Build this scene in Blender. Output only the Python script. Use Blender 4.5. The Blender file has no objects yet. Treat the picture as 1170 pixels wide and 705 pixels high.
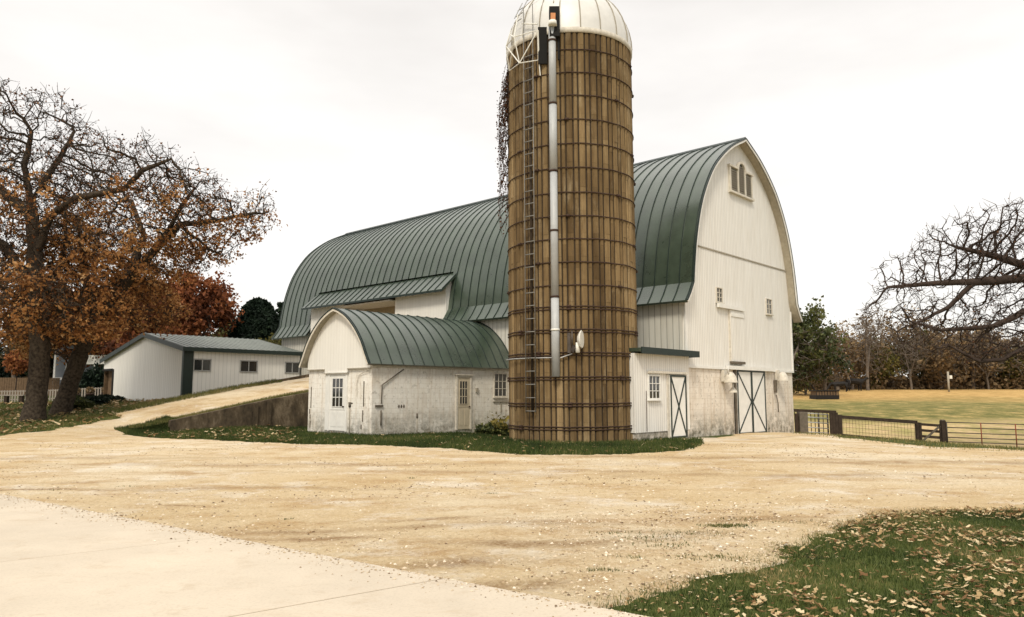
import bpy, bmesh, math, random
import numpy as np
from mathutils import Vector, Matrix
random.seed(7); rng = np.random.default_rng(7)
PI = math.pi; R = math.radians
scene = bpy.context.scene
col = scene.collection

# ------------------------------------------------------------------ camera model
F = 866.0; EYE = 1.6; PITCH = math.atan((450-352.5)/F)
def ray(x, y):
    u = (x-585)/F; v = (352.5-y)/F
    return np.array([u, math.cos(PITCH)-v*math.sin(PITCH), math.sin(PITCH)+v*math.cos(PITCH)])
def at(x, y, Y):
    r = ray(x, y); t = Y/r[1]; return (r[0]*t, Y, r[2]*t+EYE)
def gx(x, Y): return at(x, 450, Y)[0]

# ------------------------------------------------------------------ terrain
TH = R(47.5)
AX = np.array([-math.sin(TH), math.cos(TH)]); BX = np.array([math.cos(TH), math.sin(TH)])
OX, OY = 6.345, 27.91
def ab(b, a): return (OX+a*AX[0]+b*BX[0], OY+a*AX[1]+b*BX[1])
ctrl = []
for X, Y in [(0,-8),(0,0),(-8,6),(8,6),(-20,6),(20,6),(0,12),(-10,14),(10,14),(-20,16),(20,16),(0,20),(-10,22),(8,22),(3,27),(-3,29),(-5.5,30),(-9,31),(-12,29),(-14,27)]:
    ctrl.append((X, Y, 0))
ctrl += [(-14.1,31.2,.03),(-9.9,35.8,.05),(-20,29,.2),(-30,28,.3),(-20.8,33,.46),(-21.4,36,.65),(-17.3,40,1.27),(-15.0,37.2,1.38),(-13,40.5,1.5),
         (-25.4,47.4,1.2),(-34,42,.9),(-32,52,.95),(-45,52,.9),(-42,65,1.5),(-60,80,1.8),(-60,40,.8),(-90,60,1.2),
         (6.3,27.9,0),(13,34.3,-.2),(13.5,35.2,-.32),(16,37,-.53),(20.4,36,-.95),(23.7,35,-1.03),(30,34,-1.1),(16,30,-.25),(12,24,-.08),(20,25,-.4),(30,24,-.6),
         (20,42,-.95),(26,44,-1.1),(40,40,-1.2),(25,55,-.1),(38,60,.2),(32,85,1.05),(60,85,1.0),(48,110,2.15),(70,110,2.2),(90,90,1.8),(50,60,.1),(20,85,1.0),(5,60,.4),(-10,60,1.3),(0,100,2),(-40,110,2.2)]
for k in range(16):
    for rad, z in ((150, 2.2), (260, 1.8), (700, 1.0)):
        X, Y = rad*math.cos(k*PI/8), rad*math.sin(k*PI/8)
        ctrl.append((X, Y, z if Y > 20 else 0.0))
ctrl = np.array(ctrl, float)
def _k(d): return np.where(d > 1e-9, d*d*np.log(np.maximum(d, 1e-9)), 0)
_n = len(ctrl); S_ = 50.0
_P = np.c_[np.ones(_n), ctrl[:, :2]/S_]
_D = np.linalg.norm(ctrl[:, None, :2]-ctrl[None, :, :2], axis=2)/S_
_M = np.zeros((_n+3, _n+3)); _M[:_n, :_n] = _k(_D)+np.eye(_n)*1e-4; _M[:_n, _n:] = _P; _M[_n:, :_n] = _P.T
_W = np.linalg.solve(_M, np.r_[ctrl[:, 2], 0, 0, 0])
def hts(X, Y):
    X = np.asarray(X, float).ravel(); Y = np.asarray(Y, float).ravel(); out = np.empty(len(X))
    for s in range(0, len(X), 40000):
        x = X[s:s+40000]; y = Y[s:s+40000]
        d = np.hypot(x[:, None]-ctrl[None, :, 0], y[:, None]-ctrl[None, :, 1])/S_
        out[s:s+40000] = _k(d)@_W[:_n]+_W[_n]+_W[_n+1]*x/S_+_W[_n+2]*y/S_
    return out
def ht(x, y): return float(hts([x], [y])[0])
def gp(x, y):                                   # where the sight line through a photo point meets the ground
    r = ray(x, y); z = 0.0; last = None
    t0 = 3.0
    while t0 < 260:
        P = r*t0; h = ht(P[0], P[1])
        if P[2]+EYE <= h:
            lo, hi = t0-0.5, t0
            for _ in range(12):
                m = (lo+hi)/2; P = r*m
                if P[2]+EYE <= ht(P[0], P[1]): hi = m
                else: lo = m
            P = r*hi; return (P[0], P[1])
        t0 += 0.5
    P = r*260; return (P[0], P[1])

# ------------------------------------------------------------------ tagging and mesh helpers
def tag(o, label=None, cat=None, group=None, kind=None):
    if label: o['label'] = label
    if cat: o['category'] = cat
    if group: o['group'] = group
    if kind: o['kind'] = kind
    return o
def empty(name, loc=(0,0,0), rz=0.0):
    o = bpy.data.objects.new(name, None); col.objects.link(o); o.location = loc; o.rotation_euler = (0,0,rz)
    o.empty_display_size = .3; return o
def link(name, me, mats, parent=None):
    o = bpy.data.objects.new(name, me); col.objects.link(o)
    for m in (mats if isinstance(mats, (list, tuple)) else [mats]): me.materials.append(m)
    if parent: o.parent = parent
    return o
def fast(name, V, Fc, mats, parent=None, tone=None, smooth=False, vtone=None):
    V = np.asarray(V, np.float32); Fc = np.asarray(Fc, np.int32); n = Fc.shape[1]
    me = bpy.data.meshes.new(name); me.vertices.add(len(V)); me.vertices.foreach_set('co', V.ravel())
    me.loops.add(Fc.size); me.loops.foreach_set('vertex_index', Fc.ravel())
    me.polygons.add(len(Fc)); me.polygons.foreach_set('loop_start', np.arange(0, Fc.size, n, dtype=np.int32))
    me.polygons.foreach_set('loop_total', np.full(len(Fc), n, np.int32))
    if tone is not None:
        a = me.attributes.new('tone', 'FLOAT', 'FACE'); a.data.foreach_set('value', np.asarray(tone, np.float32))
    if vtone is not None:
        a = me.attributes.new('tone', 'FLOAT', 'POINT'); a.data.foreach_set('value', np.asarray(vtone, np.float32))
    me.polygons.foreach_set('use_smooth', np.full(len(Fc), bool(smooth)))
    me.update(calc_edges=True); me.validate()
    return link(name, me, mats, parent)

class MB:
    """collects boxes, bars and tubes in one mesh; Fm maps (u, out, z) to local xyz"""
    def __init__(s, Fm=None): s.bm = bmesh.new(); s.F = Fm or (lambda u, o, z: (u, o, z))
    def poly(s, pts, mi=0):
        f = s.bm.faces.new([s.bm.verts.new(s.F(*p)) for p in pts]); f.material_index = mi; return f
    def hexa(s, c, mi=0):
        v = [s.bm.verts.new(s.F(*p)) for p in c]
        for q in ((0,1,2,3),(7,6,5,4),(0,4,5,1),(1,5,6,2),(2,6,7,3),(3,7,4,0)):
            f = s.bm.faces.new([v[i] for i in q]); f.material_index = mi
        return s
    def box(s, u0, u1, o0, o1, z0, z1, mi=0):
        return s.hexa([(u0,o0,z0),(u1,o0,z0),(u1,o1,z0),(u0,o1,z0),(u0,o0,z1),(u1,o0,z1),(u1,o1,z1),(u0,o1,z1)], mi)
    def bar(s, p, q, w, h=None, mi=0):           # rectangular bar between two points
        p = Vector(p); q = Vector(q); h = h or w; d = (q-p).normalized()
        up = Vector((0,0,1)) if abs(d.z) < .9 else Vector((0,1,0))
        a = d.cross(up).normalized()*w/2; b = a.cross(d).normalized()*h/2
        return s.hexa([p-a-b, p+a-b, p+a+b, p-a+b, q-a-b, q+a-b, q+a+b, q-a+b], mi)
    def extr(s, pts, o0, o1, mi=0):              # (u,z) outline extruded along 'out'
        n = len(pts); A_ = [s.bm.verts.new(s.F(u, o0, z)) for u, z in pts]; B_ = [s.bm.verts.new(s.F(u, o1, z)) for u, z in pts]
        s.bm.faces.new(A_).material_index = mi; s.bm.faces.new(B_[::-1]).material_index = mi
        for i in range(n):
            s.bm.faces.new([A_[i], A_[(i+1) % n], B_[(i+1) % n], B_[i]]).material_index = mi
        return s
    def tube(s, pts, r, n=8, caps=True, mi=0):
        pts = [Vector(p) for p in pts]; rs = r if isinstance(r, (list, tuple)) else [r]*len(pts); rings = []
        for i, p in enumerate(pts):
            d = ((pts[min(i+1, len(pts)-1)]-pts[max(i-1, 0)])).normalized()
            up = Vector((0,0,1)) if abs(d.z) < .9 else Vector((0,1,0))
            a = d.cross(up).normalized(); b = a.cross(d)
            rings.append([s.bm.verts.new(s.F(*(p+(a*math.cos(2*PI*k/n)+b*math.sin(2*PI*k/n))*rs[i]))) for k in range(n)])
        for i in range(len(rings)-1):
            for k in range(n):
                f = s.bm.faces.new([rings[i][k], rings[i][(k+1) % n], rings[i+1][(k+1) % n], rings[i+1][k]]); f.smooth = n > 5; f.material_index = mi
        if caps:
            s.bm.faces.new(rings[0][::-1]).material_index = mi; s.bm.faces.new(rings[-1]).material_index = mi
        return s
    def lathe(s, prof, n=24, c=(0,0,0), mi=0):
        rings = []
        for r_, z in prof:
            rings.append([s.bm.verts.new(s.F(c[0]+r_*math.cos(2*PI*k/n), c[1]+r_*math.sin(2*PI*k/n), c[2]+z)) for k in range(n)])
        for i in range(len(rings)-1):
            for k in range(n):
                f = s.bm.faces.new([rings[i][k], rings[i][(k+1) % n], rings[i+1][(k+1) % n], rings[i+1][k]]); f.smooth = True; f.material_index = mi
        return s
    def build(s, name, mats, parent=None, sharp=None, loc=None, bev=0, split=False):
        if split:                                # each separate piece becomes an object of its own
            s.bm.verts.index_update(); seen = set(); last = None
            for v in list(s.bm.verts):
                if v in seen: continue
                st = [v]; isl = []; seen.add(v)
                while st:
                    x = st.pop(); isl.append(x)
                    for e in x.link_edges:
                        y = e.other_vert(x)
                        if y not in seen: seen.add(y); st.append(y)
                m = MB(); mp = {x: m.bm.verts.new(x.co) for x in isl}
                for f in {f for x in isl for f in x.link_faces}: nf = m.bm.faces.new([mp[x] for x in f.verts]); nf.smooth = f.smooth
                last = m.build(name, mats, parent, sharp)
            s.bm.free(); return last
        bmesh.ops.recalc_face_normals(s.bm, faces=s.bm.faces[:])
        if bev: bmesh.ops.bevel(s.bm, geom=s.bm.edges[:], offset=bev, segments=1, affect='EDGES', clamp_overlap=True)
        me = bpy.data.meshes.new(name); s.bm.to_mesh(me); s.bm.free()
        if sharp is not None:
            me.polygons.foreach_set('use_smooth', [True]*len(me.polygons)); me.set_sharp_from_angle(angle=R(sharp))
        o = link(name, me, mats, parent)
        if loc: o.location = loc
        return o
gable_face = lambda y0: (lambda u, o, z: (u, y0-o, z))      # wall facing -y local; u runs along x
side_face = lambda x0: (lambda u, o, z: (x0-o, u, z))       # wall facing -x local; u runs along y

# ------------------------------------------------------------------ materials
def mat(name, rough=.8, spec=.3, metal=0.0):
    m = bpy.data.materials.new(name); m.use_nodes = True; nt = m.node_tree
    b = nt.nodes['Principled BSDF']; b.inputs['Roughness'].default_value = rough; b.inputs['Metallic'].default_value = metal
    b.inputs['Specular IOR Level'].default_value = spec
    return m, nt, b
def N(nt, t, **kw):
    n = nt.nodes.new(t)
    for k, v in kw.items():
        if k.startswith('i_'):
            key = k[2:]; key = int(key) if key.isdigit() else key
            n.inputs[key].default_value = v
        else: setattr(n, k, v)
    return n
def noise(nt, vec, scale, detail=4, rough=.6, dist=0.0):
    n = N(nt, 'ShaderNodeTexNoise'); n.inputs['Scale'].default_value = scale; n.inputs['Detail'].default_value = detail
    n.inputs['Roughness'].default_value = rough; n.inputs['Distortion'].default_value = dist
    nt.links.new(vec, n.inputs['Vector']); return n.outputs['Fac']
def ramp(nt, fac, stops):
    n = N(nt, 'ShaderNodeValToRGB'); r = n.color_ramp
    while len(r.elements) < len(stops): r.elements.new(.5)
    for e, (p, c) in zip(r.elements, stops):
        e.position = p; e.color = (c, c, c, 1) if isinstance(c, (int, float)) else (*c, 1)
    nt.links.new(fac, n.inputs['Fac']); return n.outputs['Color']
def mix(nt, fac, a, b, mode='MIX'):
    n = N(nt, 'ShaderNodeMix', data_type='RGBA', blend_type=mode)
    for s_, v in ((n.inputs[0], fac), (n.inputs[6], a), (n.inputs[7], b)):
        if isinstance(v, bpy.types.NodeSocket): nt.links.new(v, s_)
        elif isinstance(v, (int, float)): s_.default_value = v if s_.type == 'VALUE' else (v, v, v, 1)
        else: s_.default_value = (*v, 1)
    return n.outputs[2]
def mth(nt, op, a, b=None, c=None, clamp=False):
    n = N(nt, 'ShaderNodeMath', operation=op); n.use_clamp = clamp
    for i, v in enumerate((a, b, c)):
        if v is None: continue
        if isinstance(v, bpy.types.NodeSocket): nt.links.new(v, n.inputs[i])
        else: n.inputs[i].default_value = v
    return n.outputs[0]
def bump(nt, b, h, strength=.3, dist=.02):
    n = N(nt, 'ShaderNodeBump'); n.inputs['Strength'].default_value = strength; n.inputs['Distance'].default_value = dist
    nt.links.new(h, n.inputs['Height']); nt.links.new(n.outputs['Normal'], b.inputs['Normal'])
def coords(nt, kind='Object'):
    return N(nt, 'ShaderNodeTexCoord').outputs[kind]
def scaled(nt, vec, s):
    n = N(nt, 'ShaderNodeMapping'); n.inputs['Scale'].default_value = s; nt.links.new(vec, n.inputs['Vector']); return n.outputs['Vector']
def simple(name, c, rough=.8, var=.25, scale=6, spec=.3, metal=0.0, bmp=.1, c2=None):
    m, nt, b = mat(name, rough, spec, metal); v = coords(nt)
    n = noise(nt, v, scale, 5)
    c = np.array(c); d = np.array(c2) if c2 is not None else c*(1-var)
    nt.links.new(ramp(nt, n, [(.3, tuple(d)), (.7, tuple(c))]), b.inputs['Base Color'])
    if bmp: bump(nt, b, noise(nt, v, scale*6, 3), bmp, .01)
    return m
def siding(name, c, pitch=.13, dirt=.35, groove=.45, wave=False):
    """vertical boards: grooves along z, weathering, splash dirt"""
    m, nt, b = mat(name, .62, .35); v = coords(nt)
    s = N(nt, 'ShaderNodeSeparateXYZ'); nt.links.new(v, s.inputs[0])
    u = mth(nt, 'MULTIPLY', mth(nt, 'ADD', s.outputs[0], s.outputs[1]), 1/pitch)
    fr = mth(nt, 'FRACT', u); cell = mth(nt, 'FLOOR', u)
    wn = N(nt, 'ShaderNodeTexWhiteNoise', noise_dimensions='1D'); nt.links.new(cell, wn.inputs['W'])
    g = mth(nt, 'LESS_THAN', fr, .1)
    st = noise(nt, scaled(nt, v, (3, 3, .35)), 2.2, 6, .65)
    base = mix(nt, ramp(nt, st, [(.38, 0), (.75, dirt)]), c, tuple(np.array(c)*(.66, .6, .5)))
    base = mix(nt, mth(nt, 'MULTIPLY', wn.outputs[0], .14), base, tuple(np.array(c)*.62))
    base = mix(nt, mth(nt, 'MULTIPLY', g, min(1, groove*1.6)), base, tuple(np.array(c)*.3))
    nt.links.new(base, b.inputs['Base Color'])
    h = mth(nt, 'SUBTRACT', mth(nt, 'MULTIPLY', noise(nt, scaled(nt, v, (14, 14, 1)), 3, 4), .25), g)
    bump(nt, b, h, .6, .012); return m
def masonry(name, c, grime):
    m, nt, b = mat(name, .85, .2); v = coords(nt)
    s = N(nt, 'ShaderNodeSeparateXYZ'); nt.links.new(v, s.inputs[0])
    cx = N(nt, 'ShaderNodeCombineXYZ'); nt.links.new(mth(nt, 'ADD', s.outputs[0], s.outputs[1]), cx.inputs[0]); nt.links.new(s.outputs[2], cx.inputs[1])
    br = N(nt, 'ShaderNodeTexBrick'); br.inputs['Scale'].default_value = 1; br.inputs['Brick Width'].default_value = .41; br.inputs['Row Height'].default_value = .203
    br.inputs['Mortar Size'].default_value = .008; br.inputs['Mortar Smooth'].default_value = .5
    br.inputs['Color1'].default_value = (1, 1, 1, 1); br.inputs['Color2'].default_value = (.93, .93, .93, 1); br.inputs['Mortar'].default_value = (.80, .78, .74, 1)
    nt.links.new(cx.outputs[0], br.inputs['Vector'])
    big = noise(nt, v, .9, 6, .7); fine = noise(nt, v, 7, 6, .75)
    streak = noise(nt, scaled(nt, v, (3, 3, .3)), 2, 5, .7)
    base = mix(nt, 1, c, br.outputs['Color'], 'MULTIPLY')
    base = mix(nt, mth(nt, 'MULTIPLY', ramp(nt, big, [(.45, 0), (.7, 1)]), .45), base, tuple(np.array(c)*(.72, .66, .56)))
    base = mix(nt, ramp(nt, fine, [(.56, 0), (.63, grime)]), base, (.2, .17, .13))
    base = mix(nt, ramp(nt, streak, [(.5, 0), (.66, grime*.85)]), base, (.42, .30, .19))
    low = mth(nt, 'SUBTRACT', 1.15, mth(nt, 'MULTIPLY', s.outputs[2], 1.1), clamp=True)       # rain splash and moss, ragged top edge
    spl = mth(nt, 'MULTIPLY', low, ramp(nt, noise(nt, v, 3.2, 7, .75), [(.36, 0), (.62, 1)]), clamp=True)
    base = mix(nt, mth(nt, 'MULTIPLY', spl, min(1, grime*1.9)), base, (.13, .12, .085))
    nt.links.new(base, b.inputs['Base Color'])
    h = mth(nt, 'ADD', mth(nt, 'MULTIPLY', br.outputs['Fac'], -.3), mth(nt, 'MULTIPLY', fine, .8))
    bump(nt, b, h, .5, .012); return m
def metal_roof(name, c):
    m, nt, b = mat(name, .34, .9, .12); b.inputs['Coat Weight'].default_value = .3; b.inputs['Coat Roughness'].default_value = .22; v = coords(nt)
    st = noise(nt, v, 1.1, 6, .7); f = noise(nt, v, 9, 4)
    base = ramp(nt, st, [(.3, tuple(np.array(c)*.75)), (.7, tuple(np.array(c)*1.35))])
    base = mix(nt, ramp(nt, noise(nt, v, 4, 6, .8), [(.66, 0), (.8, .15)]), base, (.12, .11, .08))
    nt.links.new(base, b.inputs['Base Color'])
    nt.links.new(mth(nt, 'ADD', mth(nt, 'MULTIPLY', st, .18), .2), b.inputs['Roughness'])
    bump(nt, b, f, .05, .01); return m
def toned(name, stops, rough=.8, spec=.2, trans=0.0, streak=None, bmp=0):
    """colour from the per-face tone attribute (each leaf, blade or stave has its own)"""
    m, nt, b = mat(name, rough, spec)
    a = N(nt, 'ShaderNodeAttribute', attribute_name='tone')
    c = ramp(nt, a.outputs['Fac'], stops)
    if streak:
        v = coords(nt)
        c = mix(nt, ramp(nt, noise(nt, scaled(nt, v, (1, 1, .45)), .55, 7, .7), [(.4, 0), (.62, .75)]), c, mix(nt, 1, c, (.5, .47, .42), 'MULTIPLY'))
        c = mix(nt, ramp(nt, noise(nt, scaled(nt, v, (2, 2, .5)), .9, 7, .75), [(.54, 0), (.68, .55)]), c, (.36, .29, .18))
        c = mix(nt, ramp(nt, noise(nt, scaled(nt, v, streak), 1, 6, .7), [(.35, 0), (.75, .75)]), c, mix(nt, 1, c, (.42, .36, .3), 'MULTIPLY'))
        c = mix(nt, ramp(nt, noise(nt, v, 5, 6, .75), [(.55, 0), (.75, .5)]), c, (.09, .07, .05))
    nt.links.new(c, b.inputs['Base Color'])
    if bmp: bump(nt, b, noise(nt, coords(nt), 30, 5), bmp, .01)
    if trans:
        t = N(nt, 'ShaderNodeBsdfTranslucent'); nt.links.new(c, t.inputs['Color'])
        mx = N(nt, 'ShaderNodeMixShader'); mx.inputs[0].default_value = trans
        nt.links.new(b.outputs[0], mx.inputs[1]); nt.links.new(t.outputs[0], mx.inputs[2])
        nt.links.new(mx.outputs[0], nt.nodes['Material Output'].inputs[0])
    return m
M = {}
M['siding'] = siding('white_board_siding', (.81, .79, .745), .135)
M['siding_side'] = siding('weathered_shaded_siding', (.60, .585, .53), .26, .45, .5)  # base darker than the gable siding: under-eave shade painted in, plus dirt
M['shed_siding'] = siding('ribbed_steel_siding', (.82, .80, .755), .23, .12, .22)
M['gable_boards'] = siding('annex_gable_boards', (.78, .76, .71), .2, .15, .1)
M['trim'] = simple('white_paint', (.78, .765, .72), .6, .14, 3, .4, bmp=.06)
M['old_trim'] = simple('weathered_white_paint', (.68, .63, .54), .7, .3, 8, .3, bmp=.15)
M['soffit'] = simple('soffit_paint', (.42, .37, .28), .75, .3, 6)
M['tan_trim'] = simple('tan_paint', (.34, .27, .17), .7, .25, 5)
M['door_cream'] = simple('cream_door_paint', (.55, .48, .36), .6, .2, 4, .35)
M['masonry'] = masonry('whitewashed_block', (.75, .69, .61), .55)
M['masonry_annex'] = masonry('painted_block', (.82, .79, .73), .42)
M['green'] = metal_roof('green_metal', (.044, .064, .044))
M['green_trim'] = simple('dark_green_paint', (.011, .024, .020), .45, .3, 6, .5, bmp=.04)
M['shed_roof'] = simple('grey_green_roof_steel', (.20, .22, .20), .4, .25, 2, .5, bmp=.04)
M['glass'] = mat('dark_glass', .06, .9)[0]; M['glass'].node_tree.nodes['Principled BSDF'].inputs['Base Color'].default_value = (.018, .019, .02, 1)
M['dirty_glass'] = simple('dusty_glass', (.16, .155, .14), .2, .5, 5, .6, bmp=0)
M['louver'] = simple('louver_paint', (.40, .36, .29), .7, .3, 8)
M['dark'] = simple('dark_gap', (.012, .011, .01), .9, .2, 5)
M['stave'] = toned('concrete_staves', [(0, (.125, .083, .040)), (.3, (.205, .140, .068)), (.65, (.295, .208, .105)), (1, (.41, .305, .17))], .88, .15, streak=(9, 9, .5), bmp=.4)
M['joint'] = simple('stave_joint', (.04, .028, .017), .95, .4, 5)
M['rust'] = simple('rusty_steel', (.06, .032, .02), .75, .5, 14, .3)
M['galv'] = simple('galvanised_steel', (.44, .44, .43), .45, .25, 7, .5, .35, bmp=.04)
M['ladder'] = simple('ladder_steel', (.22, .21, .19), .6, .4, 9, .4)
M['dome'] = simple('dome_metal', (.66, .645, .61), .45, .14, 2.5, .4, .1, bmp=.05)
M['pipe'] = simple('grey_pipe_plastic', (.42, .43, .43), .45, .16, 3, .4, bmp=.03)
M['orange'] = simple('orange_paint', (.55, .2, .05), .5, .3, 5)
M['white_plastic'] = simple('white_plastic', (.75, .73, .66), .4, .1, 5, .5, bmp=0)
M['bark'] = simple('oak_bark', (.085, .066, .048), .95, .6, 9, .1, bmp=1.0, c2=(.018, .014, .011))
M['bark_dark'] = simple('dark_bark', (.075, .055, .045), .95, .4, 4, .1, bmp=.6)
M['bark_grey'] = simple('grey_bark', (.20, .165, .135), .95, .5, 3, .1, bmp=.6)
M['wood_dark'] = simple('dark_fence_wood', (.06, .042, .03), .85, .5, 6, .2, bmp=.3)
M['wood_grey'] = simple('grey_post_wood', (.16, .135, .105), .9, .4, 6, .2, bmp=.3)
M['wood_brown'] = simple('brown_planks', (.17, .11, .065), .85, .4, 5, .2, bmp=.2)
M['gate_metal'] = simple('gate_tube', (.11, .09, .075), .5, .5, 9, .5, .5)
M['rust_red'] = simple('rust_red_bar', (.26, .06, .03), .7, .3, 9)
M['black'] = simple('black_hide', (.012, .010, .009), .7, .3, 5, .3)
M['picket'] = simple('picket_paint', (.30, .26, .22), .7, .2, 6)
M['house_blue'] = simple('grey_clapboard', (.20, .215, .235), .75, .15, 4)
M['shingle'] = simple('roof_shingle', (.16, .11, .085), .9, .4, 8)
M['terracotta'] = simple('dark_pot', (.04, .022, .018), .8, .3, 9)
# leaves
M['oak_leaf'] = toned('oak_leaves', [(0, (.13, .055, .022)), (.35, (.38, .175, .058)), (.7, (.58, .32, .125)), (1, (.72, .50, .27))], .7, .25, .5)
M['dry_leaf'] = toned('dry_twig_leaves', [(0, (.04, .018, .01)), (.6, (.15, .06, .025)), (1, (.28, .15, .07))], .8, .15, .3)
M['maple_leaf'] = toned('maple_leaves', [(0, (.07, .024, .012)), (.45, (.22, .072, .028)), (1, (.40, .17, .06))], .7, .2, .3)
M['green_leaf'] = toned('green_leaves', [(0, (.02, .028, .01)), (.5, (.065, .08, .024)), (1, (.16, .16, .05))], .6, .3, .3)
M['yellow_leaf'] = toned('yellow_green_leaves', [(0, (.05, .05, .014)), (.5, (.13, .12, .03)), (1, (.28, .22, .06))], .65, .25, .3)
M['brown_leaf'] = toned('brown_leaves', [(0, (.07, .05, .03)), (.5, (.19, .13, .07)), (1, (.33, .235, .13))], .8, .15, .3)
M['conifer'] = toned('conifer_needles', [(0, (.004, .009, .006)), (.6, (.012, .024, .013)), (1, (.028, .045, .022))], .7, .2, .1)
M['litter'] = toned('fallen_leaf_litter', [(0, (.10, .045, .02)), (.3, (.24, .14, .06)), (.6, (.44, .31, .155)), (1, (.68, .55, .35))], .75, .2, .2)
M['blade'] = toned('grass_blades', [(0, (.02, .034, .008)), (.45, (.055, .083, .018)), (.8, (.125, .14, .037)), (1, (.34, .27, .12))], .55, .3, .3)
M['blade_dry'] = toned('dry_grass_blades', [(0, (.05, .07, .018)), (.5, (.15, .15, .045)), (1, (.42, .32, .14))], .6, .25, .3)
M['stone'] = toned('gravel_stones', [(0, (.13, .085, .05)), (.35, (.34, .25, .15)), (.75, (.56, .46, .33)), (1, (.72, .65, .53))], .8, .2)

def gravel_mat():
    m, nt, b = mat('gravel', .92, .15); v = coords(nt)
    big = noise(nt, v, .16, 5, .6); mid = noise(nt, scaled(nt, v, (.8, 1.25, 1)), .7, 9, .78, .25); fin = noise(nt, v, 22, 8, .8)
    tr = noise(nt, scaled(nt, v, (.22, 1.0, 1)), .8, 8, .75, .15)
    c = ramp(nt, big, [(.36, (.54, .405, .225)), (.5, (.59, .465, .29)), (.62, (.65, .55, .39))])
    c = mix(nt, ramp(nt, mid, [(.49, 0), (.62, .7)]), c, (.40, .25, .105))
    c = mix(nt, ramp(nt, tr, [(.53, 0), (.66, .5)]), c, (.36, .225, .11))
    c = mix(nt, ramp(nt, noise(nt, v, .5, 8, .75), [(.52, 0), (.64, .7)]), c, (.72, .66, .56))
    c = mix(nt, ramp(nt, fin, [(.34, .85), (.46, 0)]), c, (.26, .17, .09))
    c = mix(nt, ramp(nt, fin, [(.55, 0), (.64, .7)]), c, (.78, .68, .5))
    vo = N(nt, 'ShaderNodeTexVoronoi'); vo.inputs['Scale'].default_value = 34; nt.links.new(v, vo.inputs['Vector'])
    c = mix(nt, ramp(nt, vo.outputs['Distance'], [(.12, .3), (.3, 0)]), c, (.8, .72, .6))
    at_ = N(nt, 'ShaderNodeAttribute', attribute_name='tone').outputs['Fac']
    c = mix(nt, mth(nt, 'MULTIPLY', at_, ramp(nt, fin, [(.4, .95), (.62, .45)])), c, (.22, .125, .05))
    sp2 = noise(nt, v, 9, 9, .85)
    c = mix(nt, ramp(nt, sp2, [(.34, .8), (.43, 0)]), c, (.22, .14, .075))
    nt.links.new(c, b.inputs['Base Color'])
    h = mth(nt, 'ADD', mth(nt, 'ADD', mth(nt, 'MULTIPLY', fin, .6), mth(nt, 'MULTIPLY', sp2, 1.2)), mth(nt, 'MULTIPLY', mid, 1.5))
    bump(nt, b, h, .8, .04); return m
M['gravel'] = gravel_mat()
def slab_mat(name='driveway_concrete', c=(.54, .47, .375)):
    m, nt, b = mat(name, .85, .2); v = coords(nt); c = np.array(c)
    big = noise(nt, v, .5, 6, .65); fin = noise(nt, v, 40, 5, .7); sp = noise(nt, v, 3.3, 8, .8)
    x = ramp(nt, big, [(.3, tuple(c*.86)), (.7, tuple(c*1.08))])
    x = mix(nt, ramp(nt, sp, [(.54, 0), (.68, .4)]), x, tuple(c*(.7, .62, .52)))
    x = mix(nt, ramp(nt, noise(nt, scaled(nt, v, (1, 3, 1)), .8, 8, .8, 1), [(.56, 0), (.7, .45)]), x, tuple(c*(.8, .7, .58)))
    x = mix(nt, ramp(nt, fin, [(.35, .25), (.5, 0)]), x, tuple(c*.55))
    
    nt.links.new(x, b.inputs['Base Color']); bump(nt, b, fin, .2, .004); return m
M['joint_fill'] = simple('joint_filler', (.2, .12, .06), .95, .4, 5); M['slab'] = slab_mat(); M['apron'] = slab_mat('apron_concrete', (.55, .47, .36))
def wall_mat():
    m, nt, b = mat('stained_concrete', .9, .15); v = coords(nt)
    st = noise(nt, scaled(nt, v, (1.1, 1.1, .55)), 1.3, 8, .75); f = noise(nt, v, 6, 6, .75)
    c = ramp(nt, st, [(.34, (.03, .024, .017)), (.52, (.10, .075, .048)), (.68, (.24, .19, .13))])
    c = mix(nt, ramp(nt, f, [(.5, 0), (.7, .6)]), c, (.06, .05, .035))
    nt.links.new(c, b.inputs['Base Color']); bump(nt, b, f, .4, .02); return m
M['retain'] = wall_mat()
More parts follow.
